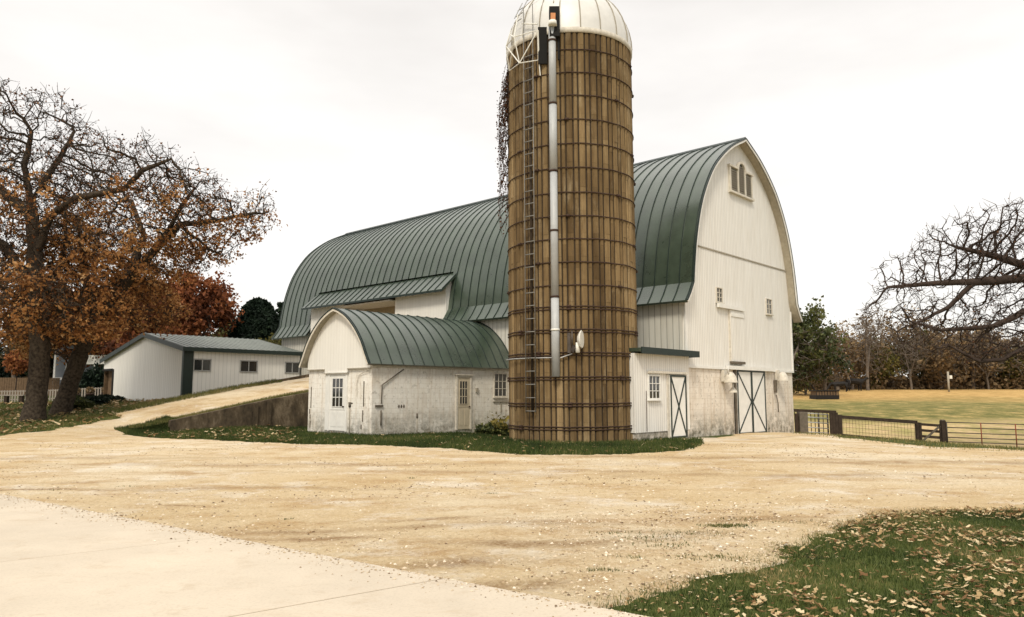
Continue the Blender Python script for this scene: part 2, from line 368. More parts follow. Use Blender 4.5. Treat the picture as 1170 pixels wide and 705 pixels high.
def ground_mat():
    m, nt, b = mat('grassland', .95, .1); v = coords(nt)
    s = N(nt, 'ShaderNodeSeparateXYZ'); nt.links.new(v, s.inputs[0])
    wob = mth(nt, 'MULTIPLY', mth(nt, 'SUBTRACT', noise(nt, v, .06, 5, .6), .5), 36)
    y = mth(nt, 'ADD', s.outputs[1], wob)
    f1 = noise(nt, v, .7, 8, .75); f2 = noise(nt, v, 5, 6, .7)
    green = ramp(nt, f1, [(.34, (.09, .092, .028)), (.5, (.17, .155, .05)), (.64, (.40, .29, .12))])
    tan = ramp(nt, f1, [(.3, (.26, .17, .06)), (.55, (.48, .31, .12)), (.75, (.62, .46, .22))])
    yard = ramp(nt, f1, [(.3, (.035, .045, .014)), (.55, (.07, .085, .022)), (.75, (.2, .15, .06))])
    c = mix(nt, mth(nt, 'MULTIPLY', mth(nt, 'SUBTRACT', y, 76), .07, clamp=True), green, tan)
    near = mth(nt, 'MULTIPLY', mth(nt, 'SUBTRACT', 55, mth(nt, 'ADD', s.outputs[1], mth(nt, 'MULTIPLY', wob, .2))), .3, clamp=True)
    c = mix(nt, near, c, mix(nt, ramp(nt, f1, [(.4, 0), (.6, 1)]), (.50, .36, .20), (.3, .26, .1)))
    inx = mth(nt, 'MULTIPLY', mth(nt, 'SUBTRACT', s.outputs[0], 11.5), 1.0, clamp=True)
    iny = mth(nt, 'MULTIPLY', mth(nt, 'SUBTRACT', s.outputs[1], 36.2), 2.0, clamp=True)
    c = mix(nt, mth(nt, 'MULTIPLY', inx, iny), yard, c)
    c = mix(nt, ramp(nt, f2, [(.35, .45), (.5, 0)]), c, mix(nt, 1, c, (.45, .45, .4), 'MULTIPLY'))
    nt.links.new(c, b.inputs['Base Color']); bump(nt, b, f2, .6, .05); return m
M['ground'] = ground_mat()

# ------------------------------------------------------------------ ground and paving
def axis(lo, hi, d, far):
    a = list(np.arange(lo, hi+1e-6, d)); s = d; x = hi
    while x < far: s *= 1.25; x += s; a.append(x)
    s = d; x = lo
    while x > -far: s *= 1.25; x -= s; a.insert(0, x)
    return np.array(a)
gxs = axis(-60, 70, .6, 800); gys = axis(-6, 120, .6, 800)
XX, YY = np.meshgrid(gxs, gys); ZZ = hts(XX, YY)
def grid_faces(nx, ny):
    i = np.arange(nx*ny).reshape(ny, nx); return np.c_[i[:-1,:-1].ravel(), i[:-1,1:].ravel(), i[1:,1:].ravel(), i[1:,:-1].ravel()]
g = fast('ground', np.c_[XX.ravel(), YY.ravel(), ZZ], grid_faces(len(gxs), len(gys)), M['ground'], smooth=True); tag(g, kind='structure')

def sdf(px, py, poly):                          # signed distance, positive inside
    P = np.asarray(poly, float); d = np.full(len(px), 1e9); ins = np.zeros(len(px), bool)
    for i in range(len(P)):
        a, b_ = P[i], P[(i+1) % len(P)]; e = b_-a; wx, wy = px-a[0], py-a[1]
        t = np.clip((wx*e[0]+wy*e[1])/(e@e), 0, 1); d = np.minimum(d, np.hypot(wx-t*e[0], wy-t*e[1]))
        c = (a[1] > py) != (b_[1] > py)
        with np.errstate(divide='ignore', invalid='ignore'): xi = (b_[0]-a[0])*(py-a[1])/(b_[1]-a[1])+a[0]
        ins ^= c & (px < xi)
    return np.where(ins, d, -d)
def fnoise(x, y, s, seed=0):                    # smooth value noise
    r = np.random.default_rng(seed).random((257, 257)); out = 0; amp = 1; tot = 0
    for o in range(4):
        u = (x*s*2**o) % 256; v = (y*s*2**o) % 256; i = np.floor(u).astype(int) % 256; j = np.floor(v).astype(int) % 256; fu = u-np.floor(u); fv = v-np.floor(v)
        fu = fu*fu*(3-2*fu); fv = fv*fv*(3-2*fv)
        out = out+amp*((r[j, i]*(1-fu)+r[j, i+1]*fu)*(1-fv)+(r[j+1, i]*(1-fu)+r[j+1, i+1]*fu)*fv); tot += amp; amp *= .55
    return out/tot-.5
up = [gp(*q) for q in [(0,498),(60,492),(120,481),(165,471)]]
ramp_l, ramp_r = ab(-11.2, 22.0), ab(-12.0, 18.6)
up2 = [gp(*q) for q in [(150,490),(140,496),(180,501),(260,504),(348,508),(424,509),(500,512),(600,520),(680,521),(760,517),(785,513),(800,503),(830,499),(905,493),(958,500),(1070,511),(1170,515)]]
gravel_poly = [(-60, 27.5), (-40, 28.5)]+up+[ramp_l, ramp_r]+up2+[(30, 24), (60, 24), (60, 13), (30, 12.5), (12, 11.6)]+[gp(*q) for q in [(1170,583),(1080,582),(1005,587),(935,612),(880,642),(800,668),(740,686),(690,699)]]+[(.4, 5.2), (-1, 3), (-3, -4), (-60, -4)]
def edge_noise(x, y): return (fnoise(x, y, 1.1, 3)*.9+fnoise(x, y, .3, 4)*.7)*np.clip(y/24-.1, .2, 1)+fnoise(x, y, 3.6, 6)*.5
step = .11
gx_, gy_ = np.arange(-42, 46, step), np.arange(-2, 37, step)
GX, GY = np.meshgrid(gx_, gy_); gxr, gyr = GX.ravel(), GY.ravel()
SD = sdf(gxr, gyr, gravel_poly)+edge_noise(gxr, gyr)
hgt = hts(gxr, gyr)+np.clip(SD*.12, -.05, .028)+fnoise(gxr, gyr, .5, 5)*.02+rng.normal(0, .0035, len(gxr))+fnoise(gxr, gyr, 2.3, 15)*.016
gf = grid_faces(len(gx_), len(gy_)); keep = (SD[gf].max(axis=1) > -.35); gf = gf[keep]
damp = np.zeros(len(gxr))                       # damp, dirt-stained hollows and wheel lines worn into the yard
for px, py, la_, wa_, an, am in [(430,607,1.5,.14,.16,1),(360,617,.7,.1,.1,.9),(480,596,.9,.09,.2,.8),(585,625,.7,.12,.0,1),(610,622,.6,.09,.1,.8),(755,609,.8,.14,.0,.9),(700,620,.9,.16,.1,.7),(845,596,.9,.15,.0,.8),(200,581,.6,.08,.0,.8),(55,562,1.6,.1,.0,1),(110,553,1.3,.07,.05,.8),(520,650,.7,.2,.3,.8),(600,672,.6,.18,.1,.8),(640,600,1.0,.14,.0,.5),(300,560,3,.2,.02,.5),(620,540,5,.3,.02,.5),(900,545,5,.35,.0,.5),(350,532,6,.4,.0,.55),(100,525,5,.4,.0,.5),(800,524,4,.4,-.1,.6),(1060,530,4,.5,.0,.7)]:
    cx_, cy_ = gp(px, py); dx, dy = gxr-cx_, gyr-cy_; u_ = dx*math.cos(an)+dy*math.sin(an); v_ = dy*math.cos(an)-dx*math.sin(an)+.12*np.sin(u_*1.7+px)
    damp += am*np.exp(-(u_/la_)**2-(v_/wa_)**2)
damp = np.clip(damp*(1+2.2*fnoise(gxr, gyr, 1.9, 7)), 0, 1)
used = np.unique(gf); rm = np.full(len(gxr), -1); rm[used] = np.arange(len(used))
g = fast('gravel_yard', np.c_[gxr, gyr, hgt][used], rm[gf], M['gravel'], smooth=True, vtone=damp[used]); tag(g, kind='structure')

# driveway slabs: panels between joints, front edge along the gravel
E0, E1 = np.array([-7.98, 12.07]), np.array([.55, 5.81]); ed = (E1-E0)/np.linalg.norm(E1-E0); jd = np.array([-.785, -.62])
mb = MB(); ts = [-16.2, -13, -9.8, -6.6, -3.4, -.2, 2.9, 6.0, 9.2, 12.35, 15.5]
for i in range(len(ts)-1):
    for k in range(4):
        a0, a1 = ts[i]+.013, ts[i+1]-.013; c0, c1 = k*3.4+(.008 if k else 0), (k+1)*3.4-.008
        q = [E0+ed*a0+jd*c0, E0+ed*a1+jd*c0, E0+ed*a1+jd*c1, E0+ed*a0+jd*c1]
        mb.hexa([(*p, -.12) for p in q]+[(*p, .052) for p in q])
for i in range(1, len(ts)-1):
    q = [E0+ed*(ts[i]-.014), E0+ed*(ts[i]+.014), E0+ed*(ts[i]+.014)+jd*13, E0+ed*(ts[i]-.014)+jd*13]
    mb.hexa([(*p, -.1) for p in q]+[(*p, .04) for p in q], 1)
o = mb.build('driveway', [M['slab'], M['joint_fill']], bev=.004); tag(o, kind='structure')
mb = MB()
q = [ab(-1.8, -.18), ab(9.6, -.1), ab(9.0, -2.2), ab(4.5, -2.5), ab(-.3, -2.3)]
vb = [mb.bm.verts.new((x, y, -.6)) for x, y in q]; vt = [mb.bm.verts.new((x, y, ht(x, y)+.05)) for x, y in q]
mb.bm.faces.new(vb); mb.bm.faces.new(vt)
for i in range(5): mb.bm.faces.new([vb[i], vb[(i+1) % 5], vt[(i+1) % 5], vt[i]])
tag(mb.build('pavement', M['apron']), kind='structure')

# earth ramp up to the loft door
def ramp_z(b, a): return .36+max(0, b+11.7)*.19-max(0, b+6)*.035+.095*(a-17.5) if b > -11.7 else .36+.12*(b+11.7)+.03*(a-17.5)
rv = []; bs = np.linspace(-14.6, -.05, 60); as_ = np.linspace(17.5, 22.4, 22)
for b_ in bs:
    for a_ in as_:
        x, y = ab(b_, a_); wv = min(1, max(0, (b_+14.6)/3.0)); z = ramp_z(b_, a_)+float(fnoise(np.array([x]), np.array([y]), .8, 9)[0])*.07
        t_ = ht(x, y)+.0; edge = (a_-17.5)/4.9
        if b_ < -10.9: wv *= 1-(1-min(1, (a_-17.5)/1.3))*min(1, (-10.9-b_)/.5)
        rv.append((x, y, (t_-.05)*(1-wv)+z*wv))
top = np.array(rv); nb, na = len(bs), len(as_)
idx = np.arange(nb*na).reshape(nb, na); fc = [tuple(q) for q in np.c_[idx[:-1,:-1].ravel(), idx[:-1,1:].ravel(), idx[1:,1:].ravel(), idx[1:,:-1].ravel()]]
border = list(idx[:, 0])+list(idx[-1, 1:])+list(idx[::-1, -1][1:])+list(idx[0, ::-1][1:-1])
V = [tuple(p) for p in top]; base = len(V)
for i in border: V.append((V[i][0], V[i][1], -1.0))
for k in range(len(border)):
    k2 = (k+1) % len(border); fc.append((border[k], border[k2], base+k2, base+k))
me = bpy.data.meshes.new('ramp'); me.from_pydata(V, [], fc); me.update(); me.polygons.foreach_set('use_smooth', [True]*len(me.polygons))
o = link('ramp', me, M['gravel']); tag(o, kind='structure')

# ------------------------------------------------------------------ profile roofs
def smooth_profile(pts, n=6):
    P = [np.array(p, float) for p in pts]; out = []
    for i in range(len(P)-1):
        p0 = P[max(i-1, 0)]; p1 = P[i]; p2 = P[i+1]; p3 = P[min(i+2, len(P)-1)]
        if i == 0: p0 = p1*2-p2
        for k in range(n):
            t = k/n; out.append(.5*((2*p1)+(-p0+p2)*t+(2*p0-5*p1+4*p2-p3)*t*t+(-p0+3*p1-3*p2+p3)*t**3))
    out.append(P[-1]); return out
def offset_in(prof, d):
    out = []
    for i, p in enumerate(prof):
        a = prof[max(i-1, 0)]; b_ = prof[min(i+1, len(prof)-1)]; t = b_-a; t = t/np.linalg.norm(t); out.append(p+np.array([t[1], -t[0]])*d)
    return out
def arch_roof(half, cx, mapf, l0, l1, rib_sp, parent, thick=.1, trim=M['trim'], ridge=True, trims=(True, True), cut=None):
    """half: (dx, z) from ridge to eave; mapf(u, l, z) -> local xyz; l along the ridge"""
    left = [np.array([-p[0], p[1]]) for p in half]; full = left[::-1]+[np.array(p) for p in half[1:]]
    inn = offset_in(full, thick)
    def strip(mb, pr, a, b_, flip=False):
        ls = [a]+([cut[0], cut[1]] if cut else [])+[b_]
        vs = [[mb.bm.verts.new(mapf(cx+p[0], l, p[1])) for p in pr] for l in ls]
        for j in range(len(ls)-1):
            for i in range(len(pr)-1):
                if cut and j == 1 and i < cut[2]: continue
                mb.bm.faces.new([vs[j][i], vs[j][i+1], vs[j+1][i+1], vs[j+1][i]])
        return vs[0], vs[-1]
    mb = MB(); a0, b0 = strip(mb, full, l0, l1); a1, b1 = strip(mb, inn, l0, l1)
    for x, y in ((a0, a1), (b0, b1)):
        for i in range(len(x)-1): mb.bm.faces.new([x[i], x[i+1], y[i+1], y[i]])
    for e in (0, -1): mb.bm.faces.new([a0[e], b0[e], b1[e], a1[e]])
    roof = mb.build('roof', M['green'], parent, sharp=22)
    mb = MB(); l = l0+.02; rp = offset_in(full, -.034); rin = offset_in(full, .01)
    while l < l1:
        for pr0, pr1 in ((rp, rin),):
            c = [[mb.bm.verts.new(mapf(cx+p[0], ll, p[1])) for p in pr] for pr, ll in ((pr0, l), (pr0, l+.022), (pr1, l), (pr1, l+.022))]
            for i in range(cut[2] if cut and cut[0] < l < cut[1] else 0, len(full)-1):
                mb.bm.faces.new([c[0][i], c[0][i+1], c[1][i+1], c[1][i]]); mb.bm.faces.new([c[0][i], c[2][i], c[2][i+1], c[0][i+1]]); mb.bm.faces.new([c[1][i], c[3][i], c[3][i+1], c[1][i+1]])
        l += rib_sp
    mb.build('standing_seams', M['green_trim'], roof)
    def band(prA, prB, a, b_, name, m):
        mb = MB(); v = [[mb.bm.verts.new(mapf(cx+p[0], ll, p[1])) for p in pr] for pr, ll in ((prA, a), (prB, a), (prA, b_), (prB, b_))]
        for i in range(len(prA)-1):
            for q in ((v[0], v[1]), (v[2], v[3]), (v[0], v[2]), (v[1], v[3])): mb.bm.faces.new([q[0][i], q[0][i+1], q[1][i+1], q[1][i]])
        for e in (0, -1): mb.bm.faces.new([v[0][e], v[1][e], v[3][e], v[2][e]])
        return mb.build(name, m, roof, sharp=25)
    for on, e in zip(trims, (l0, l1)):
        if not on: continue
        s = -1 if e == l0 else 1
        band(offset_in(full, .03), offset_in(full, .115), e+s*.004, e+s*.04, 'rake_trim', trim)
        band(offset_in(full, -.02), offset_in(full, .03), e+s*.006, e+s*.055, 'drip_edge', M['green_trim'])
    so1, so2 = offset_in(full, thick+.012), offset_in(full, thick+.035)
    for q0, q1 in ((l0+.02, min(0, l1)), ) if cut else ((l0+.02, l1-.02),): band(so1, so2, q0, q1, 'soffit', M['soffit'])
    if ridge:
        z = half[0][1]; p = [(-.16, z-.05), (0, z+.075), (.16, z-.05), (.15, z-.075), (0, z+.03), (-.15, z-.075)]
        mb = MB(lambda u, o, zz: mapf(cx+u, o, zz)); mb.extr(p, l0-.01, l1+.01); mb.build('ridge_cap', M['green_trim'], roof)
    return roof, full, inn

# ------------------------------------------------------------------ barn
barn = empty('barn', (OX, OY, 0), TH)
tag(barn, 'large white arched-roof barn with green standing-seam metal roof behind the tall silo', 'barn')
CX = 4.95
upper = smooth_profile([(0,12.42),(1.4,11.74),(2.65,10.82),(3.42,9.93),(4.05,8.85),(4.48,7.6),(4.70,6.55),(4.82,5.72)], 4)
half = upper+[np.array((5.1, 5.28)), np.array((5.33, 5.0))]
LB = 28.1
A0, A1 = 12.95, 24.7
_lf = [p for p in half][::-1]; ncut = sum(1 for p in _lf if p[1] < 7.45)
arch_roof(half, CX, lambda u, l, z: (u, l, z), -.36, LB+.36, .54, barn, cut=(A0, A1, ncut))
gin = offset_in([np.array([-p[0], p[1]]) for p in upper][::-1]+[np.array(p) for p in upper[1:]], .12)
gpts = [(CX+p[0], p[1]) for p in gin]
gpts = [(.08, 2.62), (.14, 5.45)]+gpts[1:-1]+[(9.76, 5.45), (9.82, 2.62)]
mb = MB(); mb.extr(gpts, -.02, .1); gw = mb.build('gable_wall', M['siding'], barn)
Fg = gable_face(-.02)
mb = MB(Fg); mb.box(.42, 9.42, 0, .035, 7.25, 7.3); mb.build('siding_seam', M['louver'], gw)
mb = MB(Fg); mb.box(.07, 9.83, 0, .04, 2.56, 2.66); mb.build('sill_board', M['trim'], gw)
mb = MB(Fg)
for u in (.06, 9.74): mb.box(u, u+.1, -.02, .03, 2.66, 5.4)
mb.build('corner_board', M['trim'], gw, split=True)
mb = MB(); mb.extr([(.08, 2.62), (.14, 5.45)]+[(CX+p[0], p[1]) for p in gin][1:-1]+[(9.76, 5.45), (9.82, 2.62)], LB-.1, LB); mb.build('rear_gable_wall', M['siding'], barn)
mb = MB(); mb.box(.05, .15, .1, 16.75, 2.6, 5.4).box(.05, .15, 21.4, LB-.1, 2.6, 5.4); mb.build('side_wall', M['siding_side'], barn, split=True)
mb = MB(); mb.box(9.75, 9.85, .1, LB-.1, 2.6, 5.4); mb.build('side_wall', M['siding_side'], barn)
mb = MB(); mb.box(.12, 9.78, 0.02, LB-.02, -1.2, 2.58); mb.build('foundation_wall', M['masonry'], barn)
# louvred triple opening high in the gable
lw = empty('gable_window'); lw.parent = barn
def arch_pts(c, w, z0, z1):
    return [(c-w/2, z0)]+[(c-w/2*math.cos(t), z1+w/2*math.sin(t)) for t in np.linspace(0, PI, 11)]+[(c+w/2, z0)]
mb = MB(Fg); mb.box(3.95, 4.68, .0, .03, 10.06, 11.02).box(5.38, 6.0, 0, .03, 10.06, 11.02); mb.extr(arch_pts(5.03, .6, 10.06, 11.08), 0, .03); mb.build('backing', M['dark'], lw)
mb = MB(Fg)
for (u0, u1, z1) in ((3.98, 4.64, 11.0), (4.76, 5.3, 11.25), (5.42, 5.97, 11.0)):
    z = 10.1
    while z < z1-.03:
        mb.hexa([(u0, .03, z+.035), (u1, .03, z+.035), (u1, .075, z), (u0, .075, z), (u0, .035, z+.075), (u1, .035, z+.075), (u1, .085, z+.04), (u0, .085, z+.04)]); z += .1
mb.build('louver_slats', M['louver'], lw)
mb = MB(Fg)
for u in (3.93, 4.64, 5.3, 5.95): mb.box(u, u+.09, 0, .1, 10.02, 11.08)
mb.box(3.9, 6.1, 0, .14, 9.94, 10.03).box(3.88, 4.7, 0, .13, 11.05, 11.14).box(5.36, 6.12, 0, .13, 11.05, 11.14)
op, ip = arch_pts(5.03, .8, 11.0, 11.08), arch_pts(5.03, .6, 11.0, 11.08)
for i in range(len(op)-1):
    mb.hexa([(ip[i][0], 0, ip[i][1]), (ip[i+1][0], 0, ip[i+1][1]), (op[i+1][0], 0, op[i+1][1]), (op[i][0], 0, op[i][1]), (ip[i][0], .12, ip[i][1]), (ip[i+1][0], .12, ip[i+1][1]), (op[i+1][0], .12, op[i+1][1]), (op[i][0], .12, op[i][1])])
mb.build('frame', M['old_trim'], lw)
def window(parent, Fm, u0, u1, z0, z1, nu, nz, frame=.05, fm='trim', gm='glass', proud=.05, sill=True, bar=.022, back=0.0):
    w = empty('window'); w.parent = parent
    mb = MB(Fm); mb.box(u0+.01, u1-.01, back, back+.015, z0+.01, z1-.01); mb.build('pane', M[gm], w)
    mb = MB(Fm)
    mb.box(u0-frame, u0, 0, proud, z0-frame, z1+frame).box(u1, u1+frame, 0, proud, z0-frame, z1+frame).box(u0, u1, 0, proud-.002, z1, z1+frame).box(u0, u1, 0, proud-.002, z0-frame, z0)
    for i in range(1, nu): x = u0+(u1-u0)*i/nu; mb.box(x-bar/2, x+bar/2, back+.015, proud-.012, z0, z1)
    for i in range(1, nz): z = z0+(z1-z0)*i/nz; mb.box(u0, u1, back+.015, proud-.015, z-bar/2, z+bar/2)
    if sill: mb.box(u0-frame-.03, u1+frame+.03, 0, proud+.05, z0-frame-.035, z0-frame+.004)
    mb.build('frame', M[fm], w); return w
window(barn, Fg, 2.56, 3.0, 5.24, 5.78, 2, 3, .035, 'old_trim', 'dirty_glass')
window(barn, Fg, 7.13, 7.66, 5.12, 5.75, 2, 3, .035, 'old_trim', 'dirty_glass')
hd = empty('hay_door'); hd.parent = barn
mb = MB(Fg); mb.box(3.58, 4.72, .03, .09, 2.9, 4.98); mb.build('panel', M['siding'], hd)
mb = MB(Fg); mb.box(2.5, 4.78, .05, .15, 5.0, 5.16); mb.build('door_track', M['trim'], hd)
mb = MB(Fg); mb.box(3.6, 4.7, .09, .12, 4.72, 4.86); mb.build('rail', M['trim'], hd)
mb = MB(Fg); mb.box(3.52, 4.62, 0, .16, 2.8, 2.9); mb.build('sill', M['wood_grey'], hd)
mb = MB(Fg); mb.box(3.52, 3.575, .0, .06, 2.9, 5.0); mb.build('jamb', M['old_trim'], hd)
# double sliding door with braces
dd = empty('double_door'); dd.parent = barn
Fd = gable_face(.0)
mb = MB(Fd); mb.box(3.86, 6.72, 0, .025, -.05, 2.58); mb.build('backing', M['dark'], dd)
def xdoor(parent, Fm, u0, u1, z0, z1, kind='X', flip=False):
    d = MB(Fm); d.box(u0, u1, .03, .07, z0, z1); dr = d.build('door', M['trim'], parent)
    t = MB(Fm); w = .06
    t.box(u0, u0+w, .07, .095, z0, z1).box(u1-w, u1, .07, .095, z0, z1).box(u0+w, u1-w, .07, .094, z0, z0+w).box(u0+w, u1-w, .07, .094, z1-w, z1)
    def diag(a, b_):
        (ua, za), (ub, zb) = a, b_; L = math.hypot(ub-ua, zb-za); nx, nz = -(zb-za)/L*.03, (ub-ua)/L*.03
        t.hexa([(ua-nx, .07, za-nz), (ua+nx, .07, za+nz), (ub+nx, .07, zb+nz), (ub-nx, .07, zb-nz), (ua-nx, .09, za-nz), (ua+nx, .09, za+nz), (ub+nx, .09, zb+nz), (ub-nx, .09, zb-nz)])
    a, b_, c, e = (u0+w*.8, z0+w), (u1-w*.8, z1-w), (u0+w*.8, z1-w), (u1-w*.8, z0+w)
    zm = (z0+z1)/2
    if kind == 'X': diag(a, b_); diag(c, e)
    elif kind == 'L': diag(c, (u1-w, zm)); diag(a, (u1-w, zm))          # meets its neighbour's braces at the middle
    else: diag((u0+w, zm), b_); diag((u0+w, zm), e)
    t.build('door_trim', M['green_trim'], dr); return dr
xdoor(dd, Fd, 4.02, 5.32, -.02, 2.56, 'L'); xdoor(dd, Fd, 5.335, 6.63, -.04, 2.56, 'R')
mb = MB(Fd); mb.box(3.86, 4.0, .02, .06, -.1, 2.58); mb.build('jamb', M['wood_grey'], dd)
mb = MB(gable_face(-.02)); mb.box(3.1, 7.5, .05, .16, 2.57, 2.72); mb.build('door_track', M['trim'], dd)
def vent_hood(parent, u, z, s=1.0):
    v = empty('vent_hood'); v.parent = parent
    prof = [(.27, -.24), (.25, -.16), (.2, .02), (.12, .14), (.0, .18)]
    mb = MB(gable_face(0)); mb.lathe([(p[0]*s, p[1]*s) for p in prof], 16, (u, .3*s, z)); mb.build('hood', M['old_trim'], v)
    mb = MB(gable_face(0)); mb.box(u-.2*s, u+.1*s, 0, .12*s, z-.2*s, z+.26*s); mb.build('mount', M['old_trim'], v)
    return v
h_ = vent_hood(barn, 3.0, 2.28)
mb = MB(gable_face(0)); mb.lathe([(.05, -.1), (.17, -.26), (.17, -.3)], 12, (3.18, .3, 1.95)); mb.build('lamp_shade', M['old_trim'], h_)
mb = MB(gable_face(0)); mb.tube([(3.18, .3, 1.78), (3.18, .3, 2.1)], .03); mb.build('lamp_stem', M['dome'], h_)
mb = MB(gable_face(0)); mb.tube([(2.85, .3, 2.36), (2.8, .3, 2.7)], .03); mb.build('bracket', M['dome'], h_)
h_ = vent_hood(barn, 8.0, 2.4, .95)
mb = MB(gable_face(0)); mb.box(7.68, 7.8, 0, .1, 1.65, 2.2); mb.tube([(7.8, .05, 1.55), (7.95, .05, 1.2), (7.96, .05, .8)], .02, 6); mb.build('cable_box', M['wood_grey'], h_)

# shed dormer above the loft door
dm = empty('dormer'); dm.parent = barn
A0, A1 = 12.95, 24.7
def dquad(mb, a0, a1, dz=0, th=.1):
    p0, p1 = (-.5, 6.62+dz), (.62, 7.62+dz)
    mb.hexa([(p0[0], a0, p0[1]-th), (p0[0], a1, p0[1]-th), (p1[0], a1, p1[1]-th), (p1[0], a0, p1[1]-th), (p0[0], a0, p0[1]), (p0[0], a1, p0[1]), (p1[0], a1, p1[1]), (p1[0], a0, p1[1])])
mb = MB(); dquad(mb, A0-.25, A1+.25); rf = mb.build('dormer_roof', M['green'], dm)
mb = MB(); a_ = A0-.25
while a_ < A1+.25: dquad(mb, a_, a_+.03, .045, .06); a_ += .54
mb.build('standing_seams', M['green_trim'], rf)
mb = MB(); mb.box(-.54, -.505, A0-.27, A1+.27, 6.5, 6.6); mb.build('fascia', M['green_trim'], rf)
mb = MB(); mb.box(-.03, .045, A0, 16.85, 4.2, 6.95).box(-.03, .045, 21.3, A1, 4.2, 6.95); mb.build('dormer_wall', M['gable_boards'], dm, split=True)
for a_ in (A0, A1-.08):
    mb = MB(lambda u, o, z: (u, o, z)); mb.extr([(.047, 4.2), (.047, 6.95), (.5, 7.4), (.6, 4.2)], a_, a_+.08); mb.build('cheek_wall', M['gable_boards'], dm)
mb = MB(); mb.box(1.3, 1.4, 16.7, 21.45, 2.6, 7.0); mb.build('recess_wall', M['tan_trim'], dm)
mb = MB(); mb.box(.07, 1.3, 16.72, 16.84, 2.6, 7.0).box(.07, 1.3, 21.31, 21.43, 2.6, 7.0); mb.build('recess_side', M['old_trim'], dm, split=True)
mb = MB(); mb.box(-.4, 1.4, 16.85, 21.3, 6.4, 6.46); mb.build('recess_ceiling', M['old_trim'], dm)

# ------------------------------------------------------------------ lean-to feed room beside the barn door
lt = empty('lean_to', (OX, OY, 0), TH); tag(lt, 'white flat-roofed lean-to with small window and narrow braced door, between silo and barn', 'lean-to')
mb = MB(); mb.box(-3.55, .02, -.15, 2.2, .32, 2.95).box(-1.9, .02, 2.2, 7, .32, 2.95); mb.build('wall', M['siding'], lt)
mb = MB(); mb.box(-3.5, .0, -.12, 2.2, -.5, .32).box(-1.85, 0, 2.2, 7, -.5, .32); mb.build('foundation', M['masonry'], lt)
mb = MB(); mb.box(-3.55, .27, -.42, 2.3, 3.0, 3.12).box(-2.1, .04, 2.3, 7.1, 3.0, 3.12); rf = mb.build('roof', M['green'], lt)
mb = MB(); mb.box(-3.55, .3, -.46, -.425, 2.93, 3.15).box(.275, .31, -.425, -.03, 2.93, 3.15); mb.build('fascia', M['green_trim'], rf)
Fl = gable_face(-.15)
window(lt, Fl, -2.72, -2.06, 1.45, 2.2, 3, 3, .05)
mb = MB(Fl); mb.box(-2.8, -.2, .04, .11, 2.3, 2.38); mb.build('door_track', M['old_trim'], lt)
dl = empty('sliding_door'); dl.parent = lt
mb = MB(Fl); mb.box(-1.55, -.2, 0, .025, .05, 2.28); mb.build('backing', M['old_trim'], dl)
xdoor(dl, Fl, -1.42, -.33, .06, 2.26, 'X')
mb = MB(Fl); mb.tube([(-3.05, .12, .35), (-2.95, .06, 1.7)], .012, 5); tag(mb.build('rod', M['rust'], None), 'thin rusty rod leaning on the lean-to wall beside the silo', 'rod'); r_ = bpy.data.objects['rod']; r_.location = (OX, OY, 0); r_.rotation_euler = (0,0,TH)

# ------------------------------------------------------------------ milk house (small arched annex)
KS = .939; _mx, _my = ab(-1.513, -.866)
mh = empty('milk_house', (_mx, _my, .098), TH); mh.scale = (KS, KS, KS); tag(mh, 'small white block annex with green arched roof, left of the silo', 'annex')
MC = 12.42
mhalf = smooth_profile([(0,5.14),(.42,5.0),(.95,4.72),(1.5,4.26),(1.95,3.72),(2.25,3.2)], 4)+[np.array((2.5, 2.78))]
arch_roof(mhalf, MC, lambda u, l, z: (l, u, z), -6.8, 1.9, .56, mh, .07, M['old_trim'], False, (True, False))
Fa = side_face(-6.45)
gi = offset_in([np.array([-p[0], p[1]]) for p in mhalf][::-1]+[np.array(p) for p in mhalf[1:]], .1)
gp_ = [(MC+p[0], p[1]) for p in gi if p[1] > 2.84]
mb = MB(Fa); mb.extr([(10.2, 2.62), (10.2, 2.9)]+gp_+[(14.64, 2.9), (14.64, 2.62), (13.35, 2.62), (13.35, 2.44), (11.72, 2.44), (11.72, 2.62)], 0, .09); gw = mb.build('gable_wall', M['gable_boards'], mh)
mb = MB(Fa); mb.box(13.36, 14.66, .09, .12, 2.6, 2.64).box(10.18, 11.71, .09, .12, 2.6, 2.64).box(11.7, 13.37, .09, .12, 2.42, 2.46); mb.build('drip_board', M['louver'], gw)
mb = MB(); mb.box(-6.45, 1.7, 10.18, 14.66, -.5, 2.78); mb.build('block_wall', M['masonry_annex'], mh)
mb = MB(gable_face(10.18)); mb.box(-6.5, 1.68, 0, .06, 2.66, 2.76); mb.build('eave_board', M['old_trim'], mh)
